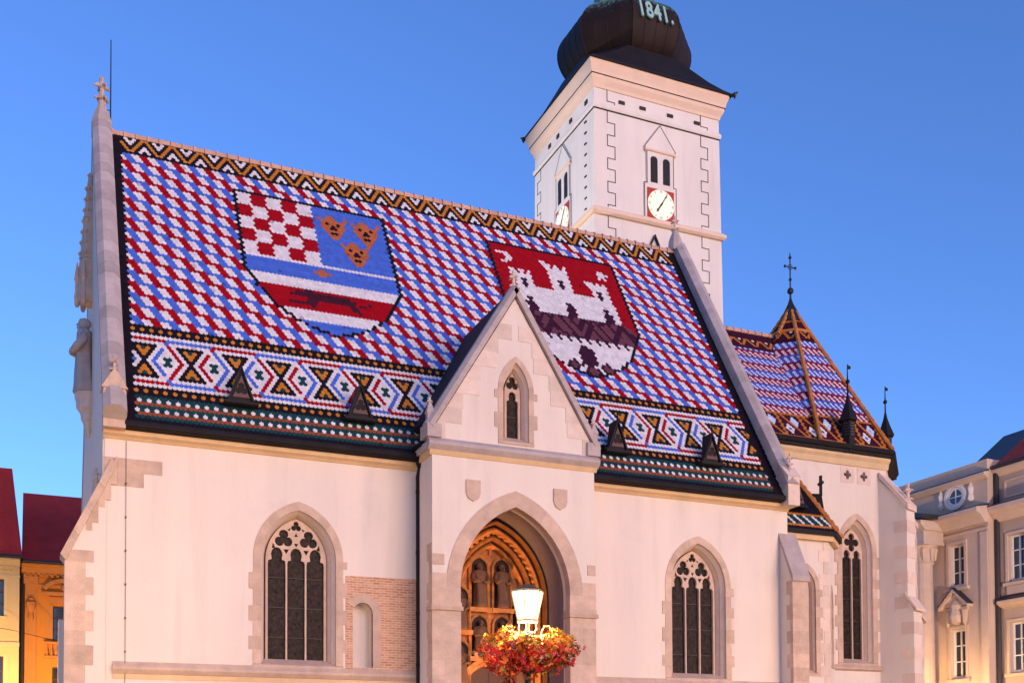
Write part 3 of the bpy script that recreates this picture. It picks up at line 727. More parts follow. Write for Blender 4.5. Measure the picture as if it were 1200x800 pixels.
def statue(name, loc, h, label, group, mat, face=-math.pi/2, seed=0):
    rnd = random.Random(seed); ph = rnd.uniform(0, 6); b = B(); loops = []; n = 20
    prof = [(.00, .165, .12), (.02, .175, .13), (.12, .165, .12), (.30, .150, .112), (.50, .145, .108), (.60, .140, .105), (.70, .155, .105), (.78, .165, .100), (.815, .14, .085), (.835, .055, .055), (.855, .045, .048), (.868, .058, .062), (.90, .070, .078), (.94, .072, .080), (.975, .058, .064), (.995, .02, .025)]
    lean = rnd.uniform(-.03, .03)
    for t, a, c in prof:
        lp = []
        fold = .16 if t < .55 else .07 if t < .8 else .02
        for k in range(n):
            an = 2*math.pi*k/n; r = 1+fold*math.sin(an*5+ph+t*4)
            lp.append(Vector((a*r*math.cos(an)+lean*math.sin(t*5), c*r*math.sin(an), t))*h)
        loops.append(lp)
    b.loft(loops)
    for s in (-1, 1):                                   # sleeved arms bent in front of the chest
        up_ = rnd.uniform(.50, .66)
        b.tube([Vector(q)*h for q in ((s*.135, 0, .785), (s*.185, -.02, .66), (s*.165, -.10, .57), (s*.06, -.165, up_))], [x*h for x in (.045, .052, .055, .028)], 8)
        b.lathe(Vector((s*.045, -.17, up_+.005))*h, [(.008*h, -.025*h), (.026*h, 0), (.008*h, .03*h)], 6)
    b.tube([Vector(q)*h for q in ((0, -.078, .93), (0, -.095, .905), (0, -.080, .90))], [.008*h, .016*h, .008*h], 5)      # nose
    for s in (-1, 1): b.lathe(Vector((s*.027, -.068, .922))*h, [(.003*h, -.008*h), (.011*h, 0), (.003*h, .008*h)], 5, .6)
    b.lathe(Vector((0, -.055, .855))*h, [(.004*h, -.06*h), (.035*h, -.01*h), (.045*h, .03*h), (.02*h, .04*h)], 8)            # beard
    o = b.build(name, mat, None, True); o.location = loc; o.rotation_euler = (0, 0, face+math.pi/2); tag(o, label, 'statue', group); return o
places = ['upper left of the two tall centre niches above the church door', 'upper right of the two tall centre niches, behind the lit lantern', 'side niche at the left edge of the portal, upper tier', 'side niche at the right edge of the portal, upper tier',
          'lower left centre niche just above the door arch', 'lower right centre niche just above the door arch', 'side niche at the left edge of the portal, lower tier', 'side niche at the right edge of the portal, lower tier']
for i, (dx, z0, z1) in enumerate(NICH):
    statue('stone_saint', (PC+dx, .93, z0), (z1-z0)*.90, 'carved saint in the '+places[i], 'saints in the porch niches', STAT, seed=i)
statue('stone_saint', (wx-.22, YR, 14.9), 2.7, 'robed stone figure on a console under a spired canopy on the west gable', None, GSTONE, face=math.pi, seed=42)
# ================================================================== TOWER
TX0, TX1, TY0, TY1 = 22.66, 29.95, 13.0, 19.9
tw = B(); tw.loft([[Vector((x, y, z)) for x, y in ((TX0-g, TY0-g), (TX1+g*1.8, TY0-g), (TX1+g, TY1+g), (TX0-g, TY1+g))] for g, z in ((.22, 0), (.0, 35.4))])
tower = tw.build('tower_wall', PLASTER_T, church)
def tring(name, prof, mat):
    b = B(); b.loft([[Vector(p) for p in ((TX0-o, TY0-o, z), (TX1+o, TY0-o, z), (TX1+o, TY1+o, z), (TX0-o, TY1+o, z))] for o, z in prof], closed_path=True, caps=False); return b.build(name, mat, tower)
tring('tower_cornice', [(-.1, 34.95), (.05, 34.95), (.08, 35.1), (.20, 35.32), (.23, 35.5), (-.1, 35.5)], M('cream_cornice', (.80, .60, .46), .8, .08, 2))
tring('tower_cornice', [(-.1, 35.52), (.26, 35.52), (.29, 35.7), (.40, 36.0), (.43, 36.12), (-.1, 36.12)], bpy.data.materials['cream_cornice'])
tring('cornice_line', [(-.1, 35.50), (.265, 35.50), (.265, 35.53), (-.1, 35.53)], LINE)
tring('string_course', [(-.1, 33.95), (.06, 33.95), (.10, 34.05), (.10, 34.15), (.05, 34.25), (-.1, 34.25)], PLASTER_T)
tring('course_line', [(-.1, 33.90), (.045, 33.90), (.045, 33.955), (-.1, 33.955)], LINE)
tring('string_course', [(-.1, 28.62), (.16, 28.62), (.26, 28.72), (.26, 28.86), (.14, 28.98), (-.1, 28.98)], bpy.data.materials['cream_cornice'])
FT = Fr((0, TY0-.03, 0)); FW = Fr((TX0-.03, 0, 0), (0, -1, 0), (1, 0, 0))
def poly_line(b, pts, wd, d0, d1):
    for p, q_ in zip(pts, pts[1:]):
        p, q_ = Vector(p), Vector(q_); t = (q_-p).normalized(); nn = Vector((-t.y, t.x))*wd/2; p = p-t*wd/2; q_ = q_+t*wd/2
        b.prism([tuple(p-nn), tuple(q_-nn), tuple(q_+nn), tuple(p+nn)], d0, d1)
ql = B(FT); qp = B(FT)
def crenel(b, x0, s, z0, z1, wd=.038):
    pts = []; z = z1; k = 0; a, c = x0, x0+s*.42
    while z > z0:
        zz = max(z-(.62 if k % 2 else .55), z0); x = a if k % 2 == 0 else c
        pts += [(x, z), (x, zz)]; z = zz; k += 1
    for p, q_ in zip(pts, pts[1:]):
        e = .03-.22*(1-min(p[1], q_[1])/35.4); poly_line(b, [p, q_], wd, e-.012, e+.05)
for x0, s in ((TX0+.72, 1), (TX1-1.12, 1)):
    crenel(ql, x0, s, 29.1, 33.88); crenel(ql, x0, s, 34.3, 34.95)
    crenel(ql, x0, s, 21.0, 28.6)
ql.fr = FW
for x0, s in ((-TY0-.72, -1), (-TY1+.75, -1)):
    crenel(ql, x0, s, 29.1, 33.88) if x0 < -15 else None
for i in range(9): ql.box(-TY0-.95, -TY0-.75, -.05, .05, 29.2+i*.55, 29.26+i*.55)
ql.build('quoin_line', LINE, tower)
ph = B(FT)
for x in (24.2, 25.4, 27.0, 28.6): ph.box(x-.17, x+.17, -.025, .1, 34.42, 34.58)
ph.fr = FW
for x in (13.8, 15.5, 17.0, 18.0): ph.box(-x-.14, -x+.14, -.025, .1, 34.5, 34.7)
ph.build('vent_slot', LINE, tower)  # black boxes on the wall, slot shade given by colour
def belfry(fr, cx, lab=None):
    d = -.03
    b = B(fr); b.plate([[(cx-.95, 28.95), (cx+.95, 28.95), (cx+.95, 30.78), (cx+.80, 30.78), (cx+.80, 32.45), (cx+.95, 32.58), (cx, 33.86), (cx-.95, 32.58), (cx-.80, 32.45), (cx-.80, 30.78), (cx-.95, 30.78)]]
        +[opening(cx+s*.36, .21, 30.82, 31.97, .2, 5) for s in (-1, 1)], d-.03, d+.1)
    bw_ = b.build('belfry_window', PLASTER_T, church)
    l = B(fr); l.xprism([(d-.10, 32.40), (d-.10, 32.48), (d, 32.58), (d, 32.34)], cx-.9, cx+.9); l.build('sill', bpy.data.materials['cream_cornice'], bw_)
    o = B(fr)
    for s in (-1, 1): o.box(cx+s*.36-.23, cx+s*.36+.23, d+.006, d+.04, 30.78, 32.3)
    o.build('dark_opening_panel', LINE, bw_)  # black panels painted as the shade inside the openings
    o = B(fr)
    for s in (-1, 1):
        z = 30.87
        while z < 32.08: o.xprism([(d+.004, z+.05), (d-.018, z), (d-.018, z+.02), (d+.004, z+.07)], cx+s*.36-.2, cx+s*.36+.2); z += .12
    o.build('louvre', IRON, bw_)
    o = B(fr); e = (d-.038, d-.026)
    poly_line(o, [(cx-.92, 28.97), (cx-.92, 30.75), (cx-.77, 30.75), (cx-.77, 32.46), (cx-.90, 32.60), (cx, 33.80), (cx+.90, 32.60), (cx+.77, 32.46), (cx+.77, 30.75), (cx+.92, 30.75), (cx+.92, 28.97)], .038, *e)
    o.build('outline', LINE, bw_)
    ck = B(fr); ck.box(cx-.78, cx+.78, d-.05, d, 28.97, 30.52)
    clock = ck.build('clock', REDP, church)
    cz = 29.73; f = B(fr); f.loft([[fr(cx+r*math.cos(2*math.pi*i/40), dd, cz+r*math.sin(2*math.pi*i/40)) for i in range(40)] for r, dd in ((.76, d-.045), (.76, d-.09))]); f.build('clock_face', CLOCKF, clock)
    hb = B(fr)
    def hand(an, L, wd): # an clockwise from 12
        s_, c_ = math.sin(R(an)), math.cos(R(an)); P = lambda u, v: (cx+u*c_+v*s_, cz-u*s_+v*c_)
        hb.prism([P(-wd, -.12), P(wd, -.12), P(wd*.9, L*.6), P(wd*1.8, L*.68), P(0, L), P(-wd*1.8, L*.68), P(-wd*.9, L*.6)], d-.12, d-.10)
    hand(32, .70, .03); hand(214, .50, .045); hb.build('clock_hand', PATG, clock)
    nb_ = B(fr)
    for h in range(12):
        an = R(h*30); s_, c_ = math.sin(an), math.cos(an)
        for off_ in (-.05, .0, .05)[:(3 if h % 3 == 0 else 2)]:
            P = lambda u, v: (cx+u*c_+v*s_, cz-u*s_+v*c_)
            nb_.prism([P(off_-.010, .60), P(off_+.010, .60), P(off_+.010, .74), P(off_-.010, .74)], d-.097, d-.091)
    nb_.build('hour_numeral', PATG, clock)
CLOCKF = emis('lit_clock_face', (1, .93, .62), .16, (.80, .74, .58)); PATG = M('grey_clock_metal', (.07, .10, .08), .6, .1)
belfry(FT, 26.36); belfry(FW, -16.35)
# little stepped mark under the string course
mk = B(FT); poly_line(mk, [(25.6, 27.3), (25.98, 28.1), (26.36, 27.3)], .06, -.17, .1); mk.build('outline', LINE, tower)
# dome
DC = Vector(((TX0+TX1)/2+.05, (TY0+TY1)/2, 0)); hx, hy = (TX1-TX0)/2, (TY1-TY0)/2
def octa(rx, cut, z, ry=None):
    ry = ry or rx; c = cut
    return [DC+Vector(p) for p in ((rx, -ry+c, z), (rx, ry-c, z), (rx-c, ry, z), (-rx+c, ry, z), (-rx, ry-c, z), (-rx, -ry+c, z), (-rx+c, -ry, z), (rx-c, -ry, z))]
sk = B(); sk.loft([octa(hx+o, c, z, hy+o) for o, c, z in ((.52, .08, 36.12), (.52, .08, 36.2), (.34, .35, 36.4), (.08, .75, 36.78), (-.14, 1.1, 37.2), (-.34, 1.45, 37.6), (-.5, 1.7, 37.95), (-1.05, 1.5, 38.0), (-1.05, 1.5, 38.25))])
sk.build('dome_skirt', DMET, tower)
def reg(r, z): c = r*(1-math.tan(math.pi/8)); return octa(r, c, z)
def reg_prof(P):                               # smooth the outline with a Catmull-Rom pass
    out = []
    for i in range(len(P)-1):
        p = [P[max(i-1, 0)], P[i], P[i+1], P[min(i+2, len(P)-1)]]
        for t in (0, .25, .5, .75): out.append(tuple(.5*(2*p[1][k]+(p[2][k]-p[0][k])*t+(2*p[0][k]-5*p[1][k]+4*p[2][k]-p[3][k])*t*t+(3*p[1][k]-p[0][k]-3*p[2][k]+p[3][k])*t**3) for k in (0, 1)))
    return out+[P[-1]]
pf = reg_prof([(2.40, 37.9), (2.68, 38.02), (3.0, 38.38), (3.24, 38.95), (3.31, 39.5), (3.21, 40.0), (2.96, 40.45), (2.62, 40.85), (2.28, 41.15), (2.05, 41.32)])+[(1.85, 41.36), (1.8, 41.6), (1.6, 41.8), (1.5, 42.4), (1.4, 43.2)]
db = B(); db.loft([reg(r, z) for r, z in pf])
for i in range(8):                             # standing seams of the copper sheets
    for t in (0, .25, .5, .75): db.tube([Vector(reg(r, z)[i]).lerp(reg(r, z)[(i+1) % 8], t) for r, z in pf[:40]], .018 if t else .03, 4)
dome = db.build('onion_dome', DOME, tower)
lb = B(); lb.loft([reg(r, z) for r, z in ((1.3, 43.1), (1.2, 45.6), (1.6, 45.8), (1.6, 46.), (1.3, 46.3), (1.75, 47.2), (1.5, 48.2), (.5, 49.2), (.15, 50.5), (.1, 52))]); lb.build('dome_lantern', DOME, tower)
# cast numerals of the date on the dome
cu = bpy.data.curves.new('tmp', 'FONT'); cu.body = '1841.'; cu.size = 1.45; cu.extrude = .04; cu.offset = .04; cu.space_character = 1.12; cu.align_x = 'CENTER'
fo = bpy.data.objects.new('tmp', cu); me_ = fo.to_mesh()
pw_ = max(v.co.x for v in me_.vertices)-min(v.co.x for v in me_.vertices); pv = [(v.co.x*1.9/pw_, v.co.y*1.0, v.co.z) for v in me_.vertices]; pfc = [tuple(p.vertices) for p in me_.polygons]; fo.to_mesh_clear()
bpy.data.objects.remove(fo); bpy.data.curves.remove(cu)
nm = B(); a0 = Vector((DC.x-.05, DC.y-3.30, 39.32)); a1 = Vector((DC.x-.05, DC.y-2.97, 40.40)); ax_ = (a1-a0).normalized(); nn_ = Vector((0, -ax_.z, ax_.y))
nm.add([a0+Vector((x, 0, 0))+ax_*y+nn_*(z+.12) for x, y, z in pv], pfc); nm.build('date_numerals', PATINA, dome)
sp = B()
for x, y in ((TX1+.4, TY0-.4), (TX0-.28, TY1+.28), (TX1+.4, TY1+.4)):
    sx, sy = (1 if x > DC.x else -1), (1 if y > DC.y else -1); p = Vector((x, y, 36.12))
    sp.tube([p-Vector((sx*.2, sy*.2, -.05)), p+Vector((sx*.15, sy*.15, .0)), p+Vector((sx*.32, sy*.32, .12))], [.05, .09, .03], 6); sp.lathe(p+Vector((sx*.2, sy*.2, -.05)), [(.02, -.15), (.1, 0), (.12, .1), (.02, .2)], 6)
sp.build('gargoyle_spout', IRON, tower)
# ================================================================== CHOIR
CYS, CZE, CZR = 3.0, 15.25, 21.55; FC = Fr((0, 3.25, 0)); CXC, CYC = 29.95, 7.64; CR = CYC-CYS
cw = 30.12; s8 = (CR-.25)*math.tan(math.pi/8)
xe = CXC+s8                                   # south-east corner of the apse
ch = B(FC)
ch.plate([[(24.1, 0), (xe, 0), (xe, 14.95), (24.1, 14.95)], opening(cw, .82, 5.95, 10.8, 1.38), foil(29.66, 14.05, .2, 4, 0), foil(30.55, 14.05, .2, 4, 0)], 0, .6)
r_ = CR-.25
pts = [(xe, 3.25), (CXC+r_, CYC-s8), (CXC+r_, CYC+s8), (CXC+s8, CYC+r_), (24.1, CYC+r_)]
for (x0, y0), (x1_, y1_) in zip(pts, pts[1:]):
    d = Vector((x1_-x0, y1_-y0, 0)); fr_ = Fr((x0, y0, 0), d, Vector((-d.y, d.x, 0))); ch.fr = fr_; ch.box(0, d.length, 0, .6, 0, 14.95)
ch.build('choir_wall', PLASTER, church)
B(FC).box(29.3, 31, .3, .35, 13.6, 14.5).build('dark_opening_panel', LINE, church)  # black sheet behind the foils for the shade inside
fo_ = B(FC)
for x in (29.66, 30.55): fo_.plate([[(x-.36, 13.7), (x+.36, 13.7), (x+.36, 14.4), (x-.36, 14.4)], foil(x, 14.05, .2, 4, 0)], -.012, .05)
fo_.build('quatrefoil_surround', PALE, church)
gothic_window(church, FC, cw, 5.95, 10.8, (1.08, 1.62), (.84, 1.36), (.56, .98), 2, dep=.4)
CORN2 = M('cream_eaves_stone', (.66, .48, .28), .8, .2, 2, .2)
cc = B(FC); cc.xprism([(-.22, 14.80), (-.22, 14.91), (.0, 14.94), (.0, 14.45), (-.06, 14.45), (-.12, 14.68)], 24.1, xe+.1); cc.build('eaves_cornice', CORN2, church)
cs2 = B(FC); cs2.xprism([(-.14, 5.66), (-.14, 5.72), (0, 5.86), (.1, 5.86), (.1, 5.54)], 24.1, xe+.4); cs2.build('string_course', STONE, church)
cg = B(); ov = CR+.06; o8 = ov*math.tan(math.pi/8)
ring = [(24.1, CYC-ov), (CXC+o8, CYC-ov), (CXC+ov, CYC-o8), (CXC+ov, CYC+o8), (CXC+o8, CYC+ov), (24.1, CYC+ov)]
for (x0, y0), (x1_, y1_) in zip(ring, ring[1:]):
    cg.tube([(x0, y0, 15.17), (x1_, y1_, 15.17)], .13, 8); d = Vector((x1_-x0, y1_-y0, 0)); cg.fr = Fr((x0, y0, 0), d, Vector((-d.y, d.x, 0))); cg.box(-.05, d.length+.05, 0, .4, 14.93, 15.24)
cg.build('gutter', DMET, church)
# choir roof
za = 23.2; APX = Vector((CXC+.25, CYC, za))
c8 = CR*math.tan(math.pi/8); oc = [(CXC-c8, CYC-CR), (CXC+c8, CYC-CR), (CXC+CR, CYC-c8), (CXC+CR, CYC+c8), (CXC+c8, CYC+CR), (CXC-c8, CYC+CR), (CXC-CR, CYC+c8), (CXC-CR, CYC-c8)]
cr_ = B(); s_ = Vector((0, CR, CZR-CZE)).normalized(); 
cr_.add([(24, CYS+.02, CZE-.04), (CXC, CYS+.02, CZE-.04), (CXC, CYC, CZR-.05), (24, CYC, CZR-.05), (24, 2*CYC-CYS, CZE), (CXC, 2*CYC-CYS, CZE)], [(0, 1, 2, 3), (3, 2, 5, 4)])
cr_.add([Vector((x, y, CZE-.05)) for x, y in oc]+[APX-Vector((0, 0, .1))], [(i, (i+1) % 8, 8) for i in range(8)])
croof = cr_.build('choir_roof', SLATE, church)
DR_, PK_, LB_, VB_, HO_ = (.055, .008, .022), (.76, .60, .62), (.56, .65, .88), (.085, .10, .42), (.52, .18, .03)
def choir_col(x, j, RW=62):
    if j <= 0 or j == 12: return HO_
    if j < 12:
        p = x % 8
        if p < 1.0: return HO_
        dx = 1+(12-j)*(7/12.)
        if abs(p-dx) < .55: return HO_
        for cx, cy, c in ((2.5, 4, W_), (5.5, 8, LB_)):
            dx, dy = abs(p-cx), abs(j-cy)
            if dy == 0 and dx < .3: return VB_ if c == W_ else W_
            if dy <= 1 and dx <= 1.05-.5*dy: return c
            if dy == 2 and dx < .3: return c
        return DR_
    if j >= RW-11:
        q_ = j-(RW-11); per = (x-q_*0) % 5
        if 2 <= q_ <= 5:
            tt = abs(((x) % 5)-2.5); tgt = 2.5-(q_-2)*.75
            if abs(tt-tgt) < .55: return HO_
        if q_ == 1 and abs(per-2.5) < .5: return W_
        if q_ == 5 and (per < .5 or per > 4.5): return W_
        return DR_
    k = j-13; b_, r = divmod(k, 4)
    p = (x+.5*r+b_*.5) % 2
    if b_ % 2 == 0: return PK_ if (r in (0, 1, 2) and p < 1) else (.24, .010, .04)
    return LB_ if (r in (0, 1, 2) and p < 1) else VB_
a_, h_ = .148, .128
SLc = math.hypot(CR, CZR-CZE); esc = Vector((0, CR, CZR-CZE))/SLc; nrc = Vector((0, -(CZR-CZE), CR))/SLc
def clipc(x, s): X = 24+x; return X < CXC-c8+(c8+.25)*(s/ (math.hypot(CR, za-CZE)))+.15
nrows = int(SLc/h_)
tile_field('roof_tiles', (24, CYS, CZE), (1, 0, 0), esc, nrc, int((CXC-24)/a_), nrows, a_, h_, lambda x, j: choir_col(x, j, nrows), croof, clipc, 1)
SLa = math.hypot(CR, za-CZE)
def apse_col(x, j):
    f = j/(SLa/h_)
    if j > SLa/h_*.9: return DR_
    return choir_col(x, j, nrows+2) if j < nrows+1 else (HO_ if j == nrows+2 else DR_)
for i in range(8):
    if i in (4,): continue
    p0 = Vector((*oc[i], CZE)); p1 = Vector((*oc[(i+1) % 8], CZE)); ex = (p1-p0).normalized(); m = (p0+p1)/2; ee = (APX-m); H = ee.length
    wdt = (p1-p0).length
    n3 = ex.cross(ee).normalized(); es3 = n3.cross(ex)
    apx = (APX-p0).dot(ex); apy = (APX-p0).dot(es3)
    def clipa(x, s, apx=apx, apy=apy, wdt=wdt, i=i):
        t = s/apy
        if t > .97: return False
        if i in (6, 5) and s < SLc*.86: return False
        return apx*t <= x <= wdt+(apx-wdt)*t
    tile_field('roof_tiles', p0, ex, es3, n3, int(wdt/a_)+1, int(apy/h_), a_, h_, apse_col, croof, clipa, 1)
hp = B()
for i in range(8):
    rad_ = Vector((oc[i][0]-CXC, oc[i][1]-CYC, 0)).normalized()*.07; p = Vector((*oc[i], CZE+.06))+rad_; q_ = APX+rad_+Vector((0, 0, -.1))
    if i in (6, 7, 5): p = p.lerp(q_, .80)
    N = 22 if i < 5 else 6
    for k in range(N): hp.tube([p.lerp(q_, k/N), p.lerp(q_, (k+1)/N)], [.11, .085], 6, rt_(.15))
    if i == 0 or i == 7: pass
p_ = [Vector((*oc[i], CZE)).lerp(APX, .80) for i in range(8)]
for i in range(8): hp.tube([p_[i]+Vector((0, -.04, .05)), p_[(i+1) % 8]+Vector((0, -.04, .05))], .07, 6)
hp.build('hip_tile', HIP, croof)
rc = B(); x = 24.2
while x < CXC-.6: rc.tube([(x, CYC, CZR), (x+.38, CYC, CZR)], [.13, .10], 8, rt_(.12)); x += .39
rc.build('ridge_cap', RIDGE, croof)
st = B(); st.lathe(APX+Vector((0, 0, -.75)), [(.62, -.15), (.38, .35), (.13, .85), (.05, 1.1), (.045, 1.3), (.13, 1.36), (.16, 1.46), (.12, 1.56), (.035, 1.62), (.03, 3.2), (.01, 3.3)], 8)
ctr = APX+Vector((0, 0, 1.85))
st.tube([ctr-Vector((.30, 0, 0)), ctr+Vector((.30, 0, 0))], .025, 6)
for s_x in (-1, 1): st.lathe(ctr+Vector((s_x*.30, 0, 0)), [(.01, -.09), (.07, 0), (.01, .09)], 6)
st.tube([ctr+Vector((.13*math.cos(R(k*30)), 0, .13*math.sin(R(k*30)))) for k in range(13)], .016, 5)
for h in (1.25, 2.3): st.lathe(APX+Vector((0, 0, h)), [(.02, -.09), (.09, 0), (.02, .09)], 6)
st.build('roof_cross', IRON, croof)
def turret(c, s=1.):
    c = Vector(c); b = B()
    b.lathe(c, [(.34*s, -.6), (.34*s, .95*s), (.50*s, .98*s), (.52*s, 1.06*s), (.30*s, 1.6*s), (.13*s, 2.1*s), (.05*s, 2.5*s), (.04*s, 3.0*s), (.12*s, 3.08*s), (.13*s, 3.16*s), (.04*s, 3.28*s), (.02*s, 4.1*s)], 6, 1, 0)
    b.prism([(c.x+x_, c.z+z_) for x_, z_ in ((0, 3.8*s), (.22*s, 3.85*s), (.22*s, 4.0*s), (0, 4.05*s))], c.y-.01, c.y+.01)
    v = b.build('roof_turret', DMET, church)
    l = B()
    for i in range(6):
        a = math.pi/6+i*math.pi/3; d = Vector((math.cos(a), math.sin(a), 0)); f = Fr(c+d*.30*s, Vector((-d.y, d.x, 0)), -d); l.fr = f
        for k in range(5): l.box(-.13*s, .13*s, -.03, .02, .15*s+k*.15*s, .24*s+k*.15*s)
    l.build('louvre', IRON, v)
turret((29.65, 3.15, 15.55), .80); turret((33.42, 5.0, 15.85), .76)
# apse corner buttress
fb_ = Fr((xe, 3.25, 0), (.92, .38, 0), (-.38, .92, 0)); dirb = Vector((math.sin(R(22.5)), -math.cos(R(22.5)), 0))
def apse_buttress(base, dr, dep=1.1, wd=.8, top=13.9):
    b = B(Fr(base, (-dr.y, dr.x, 0), (dr.x, dr.y, 0)))
    b.xprism([(-.3, 0), (dep+.25, 0), (dep+.25, 8.2), (dep, 8.7), (dep, 12.6), (-.3, top+.3)], -wd/2, wd/2)
    bt = b.build('buttress', PLASTER, church)
    q = B(b.fr); z = 0; k = 0
    while z < 12.3:
        z1 = min(z+.55, 12.5); o = dep+(.27 if z1 < 8.4 else .02)
        if k % 2: q.box(-wd/2-.015, wd/2+.015, o-.55, o, z, z1-.04, rt_(.12))
        z = z1; k += 1
    q.xprism([(dep-.1, 8.75), (dep+.40, 8.12), (dep+.40, 8.24), (dep-.1, 8.95)], -wd/2-.08, wd/2+.08); q.xprism([(dep+.08, 12.5), (-.1, top+.15), (-.1, top+.4), (dep+.08, 12.75)], -wd/2-.05, wd/2+.05)
    q.build('quoin', PALE, bt)
    f = B(b.fr); finial(f, b.fr(0, dep-.1, 12.75), .8); f.build('finial', PALE, bt)
apse_buttress((xe, 3.25, 0), Vector((math.sin(R(22.5)), -math.cos(R(22.5)), 0)))
apse_buttress((CXC+r_, CYC-s8, 0), Vector((math.sin(R(67.5)), -math.cos(R(67.5)), 0)))
# ================================================================== CHAPEL beside the choir
KY = 1.0; kz = 10.75
kp = [(24.15, KY), (26.72, KY), (27.75, 1.95), (27.75, 3.4)]
kw = B(); pts = kp
FK = Fr((0, KY, 0)); kw.fr = FK; kcx = 25.62
kw.plate([[(24.15, 0), (26.72, 0), (26.72, kz-.25), (24.15, kz-.25)], opening(kcx, .42, 5.2, 8.55, .75)], 0, .4)
for (x0, y0), (x1_, y1_) in zip(pts[1:], pts[2:]):
    d = Vector((x1_-x0, y1_-y0, 0)); kw.fr = Fr((x0, y0, 0), d, Vector((-d.y, d.x, 0)))
    if y0 == KY: kw.plate([[(0, 0), (d.length, 0), (d.length, kz-.25), (0, kz-.25)], opening(.72, .22, 5.6, 8.2, .5)], 0, .4)
    else: kw.box(0, d.length, 0, .4, 0, kz-.25)
kw.build('chapel_wall', PLASTER, church)
gothic_window(church, FK, kcx, 5.2, 8.55, (.62, 1.0), (.42, .75), (.26, .5), 1, dep=.3)
d = Vector((kp[2][0]-kp[1][0], kp[2][1]-kp[1][1], 0)); FK2 = Fr((*kp[1], 0), d, Vector((-d.y, d.x, 0)))
gothic_window(church, FK2, .72, 5.6, 8.2, (.36, .66), (.22, .5), (.15, .4), 1, dep=.25)
kq = B(FK); z = 0; k = 0
while z < 10.2: 
    kq.box(26.72-(.5 if k % 2 else .28), 26.73, -.015, .1, z, z+.45, rt_(.12)); z += .46; k += 1
kq.build('quoin', PALE, church)
kc = B(); ko = [(24.1, KY-.2), (26.82, KY-.2), (27.98, 1.87), (27.98, 3.3)]
def chain(b, P, z0, z1, t0, t1):
    for (x0, y0), (x1_, y1_) in zip(P, P[1:]):
        d = Vector((x1_-x0, y1_-y0, 0)); b.fr = Fr((x0, y0, 0), d, Vector((-d.y, d.x, 0))); b.box(0, d.length, t0, t1, z0, z1)
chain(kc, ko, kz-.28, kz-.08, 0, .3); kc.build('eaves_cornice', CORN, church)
kg = B(); ko2 = [(24.1, KY-.32), (26.88, KY-.32), (28.1, 1.82), (28.1, 3.3)]; chain(kg, ko2, kz-.08, kz+.1, 0, .3); kg.build('gutter', DMET, church)
kap = Vector((25.9, 3.3, 14.55)); kb = [Vector((x, y, kz+.08)) for x, y in ko2]
kr = B(); kr.add([kb[0], kb[1], kb[2], kb[3], kap, Vector((24.1, 3.3, 14.55))], [(0, 1, 4, 5), (1, 2, 4), (2, 3, 4)]); kroof = kr.build('chapel_roof', SLATE, church)
def chapel_col(x, j):
    if j in (1, 6): return HO_
    if 2 <= j <= 5: return (W_ if (x+.5*j) % 3 < 1.0 else LB_ if (x+.5*j) % 3 < 1.5 else T_)
    return K_
for p0, p1 in ((kb[0], kb[1]), (kb[1], kb[2])):
    ex = (p1-p0).normalized(); ee = kap-p0; n3 = ex.cross(ee).normalized(); es3 = n3.cross(ex); apx, apy, wdt = ee.dot(ex), ee.dot(es3), (p1-p0).length
    if p0 == kb[0]: cl = lambda x, s, apx=apx, apy=apy, wdt=wdt: x <= wdt+(apx-wdt)*s/apy
    else: cl = lambda x, s, apx=apx, apy=apy, wdt=wdt: apx*s/apy <= x <= wdt+(apx-wdt)*s/apy
    tile_field('roof_tiles', p0, ex, es3, n3, int(wdt/a_)+1, int(apy/h_)-1, a_, h_, chapel_col, kroof, cl, 1)
kh = B()
for p in kb[1:3]:
    N = 14
    for k in range(N): kh.tube([p.lerp(kap, k/N)+Vector((0, 0, .06)), p.lerp(kap, (k+1)/N)+Vector((0, 0, .06))], [.12, .09], 6, rt_(.15)); kh.lathe(p.lerp(kap, k/N)+Vector((0, 0, .12)), [(.07, 0), (.08, .06), (.02, .14)], 5)
kh.build('hip_tile', HIP, kroof)
def small_vent(c, u, w=.30, hh=.85, cross=False):
    n_ = Vector((-u[1], u[0], 0)); f = Fr(c, u, n_); b = B(f); b.prism([(-w, 0), (w, 0), (0, hh)], 0, .9)
    b.box(-w-.08, w+.08, -.06, .6, -.08, 0)
    if cross:
        b.box(-.05, .05, -.02, .08, hh-.1, hh+.75); b.box(-.22, .22, -.02, .08, hh+.38, hh+.48)
    else: b.tube([f(0, 0, hh-.05), f(0, 0, hh+.3)], [.04, .015], 6)
    v = b.build('roof_vent', DMET, church); t = B(f); t.plate([[(-w*.7, .08), (w*.7, .08), (0, hh*.78)], foil(0, .26, .13, 3)], -.03, -.005); t.build('trefoil_panel', M_VENT, v)
small_vent(Vector((25.35, 1.05, 11.85)), (1, 0, 0)); small_vent(Vector((27.35, 2.15, 11.9)), (.3, .95, 0), cross=True)
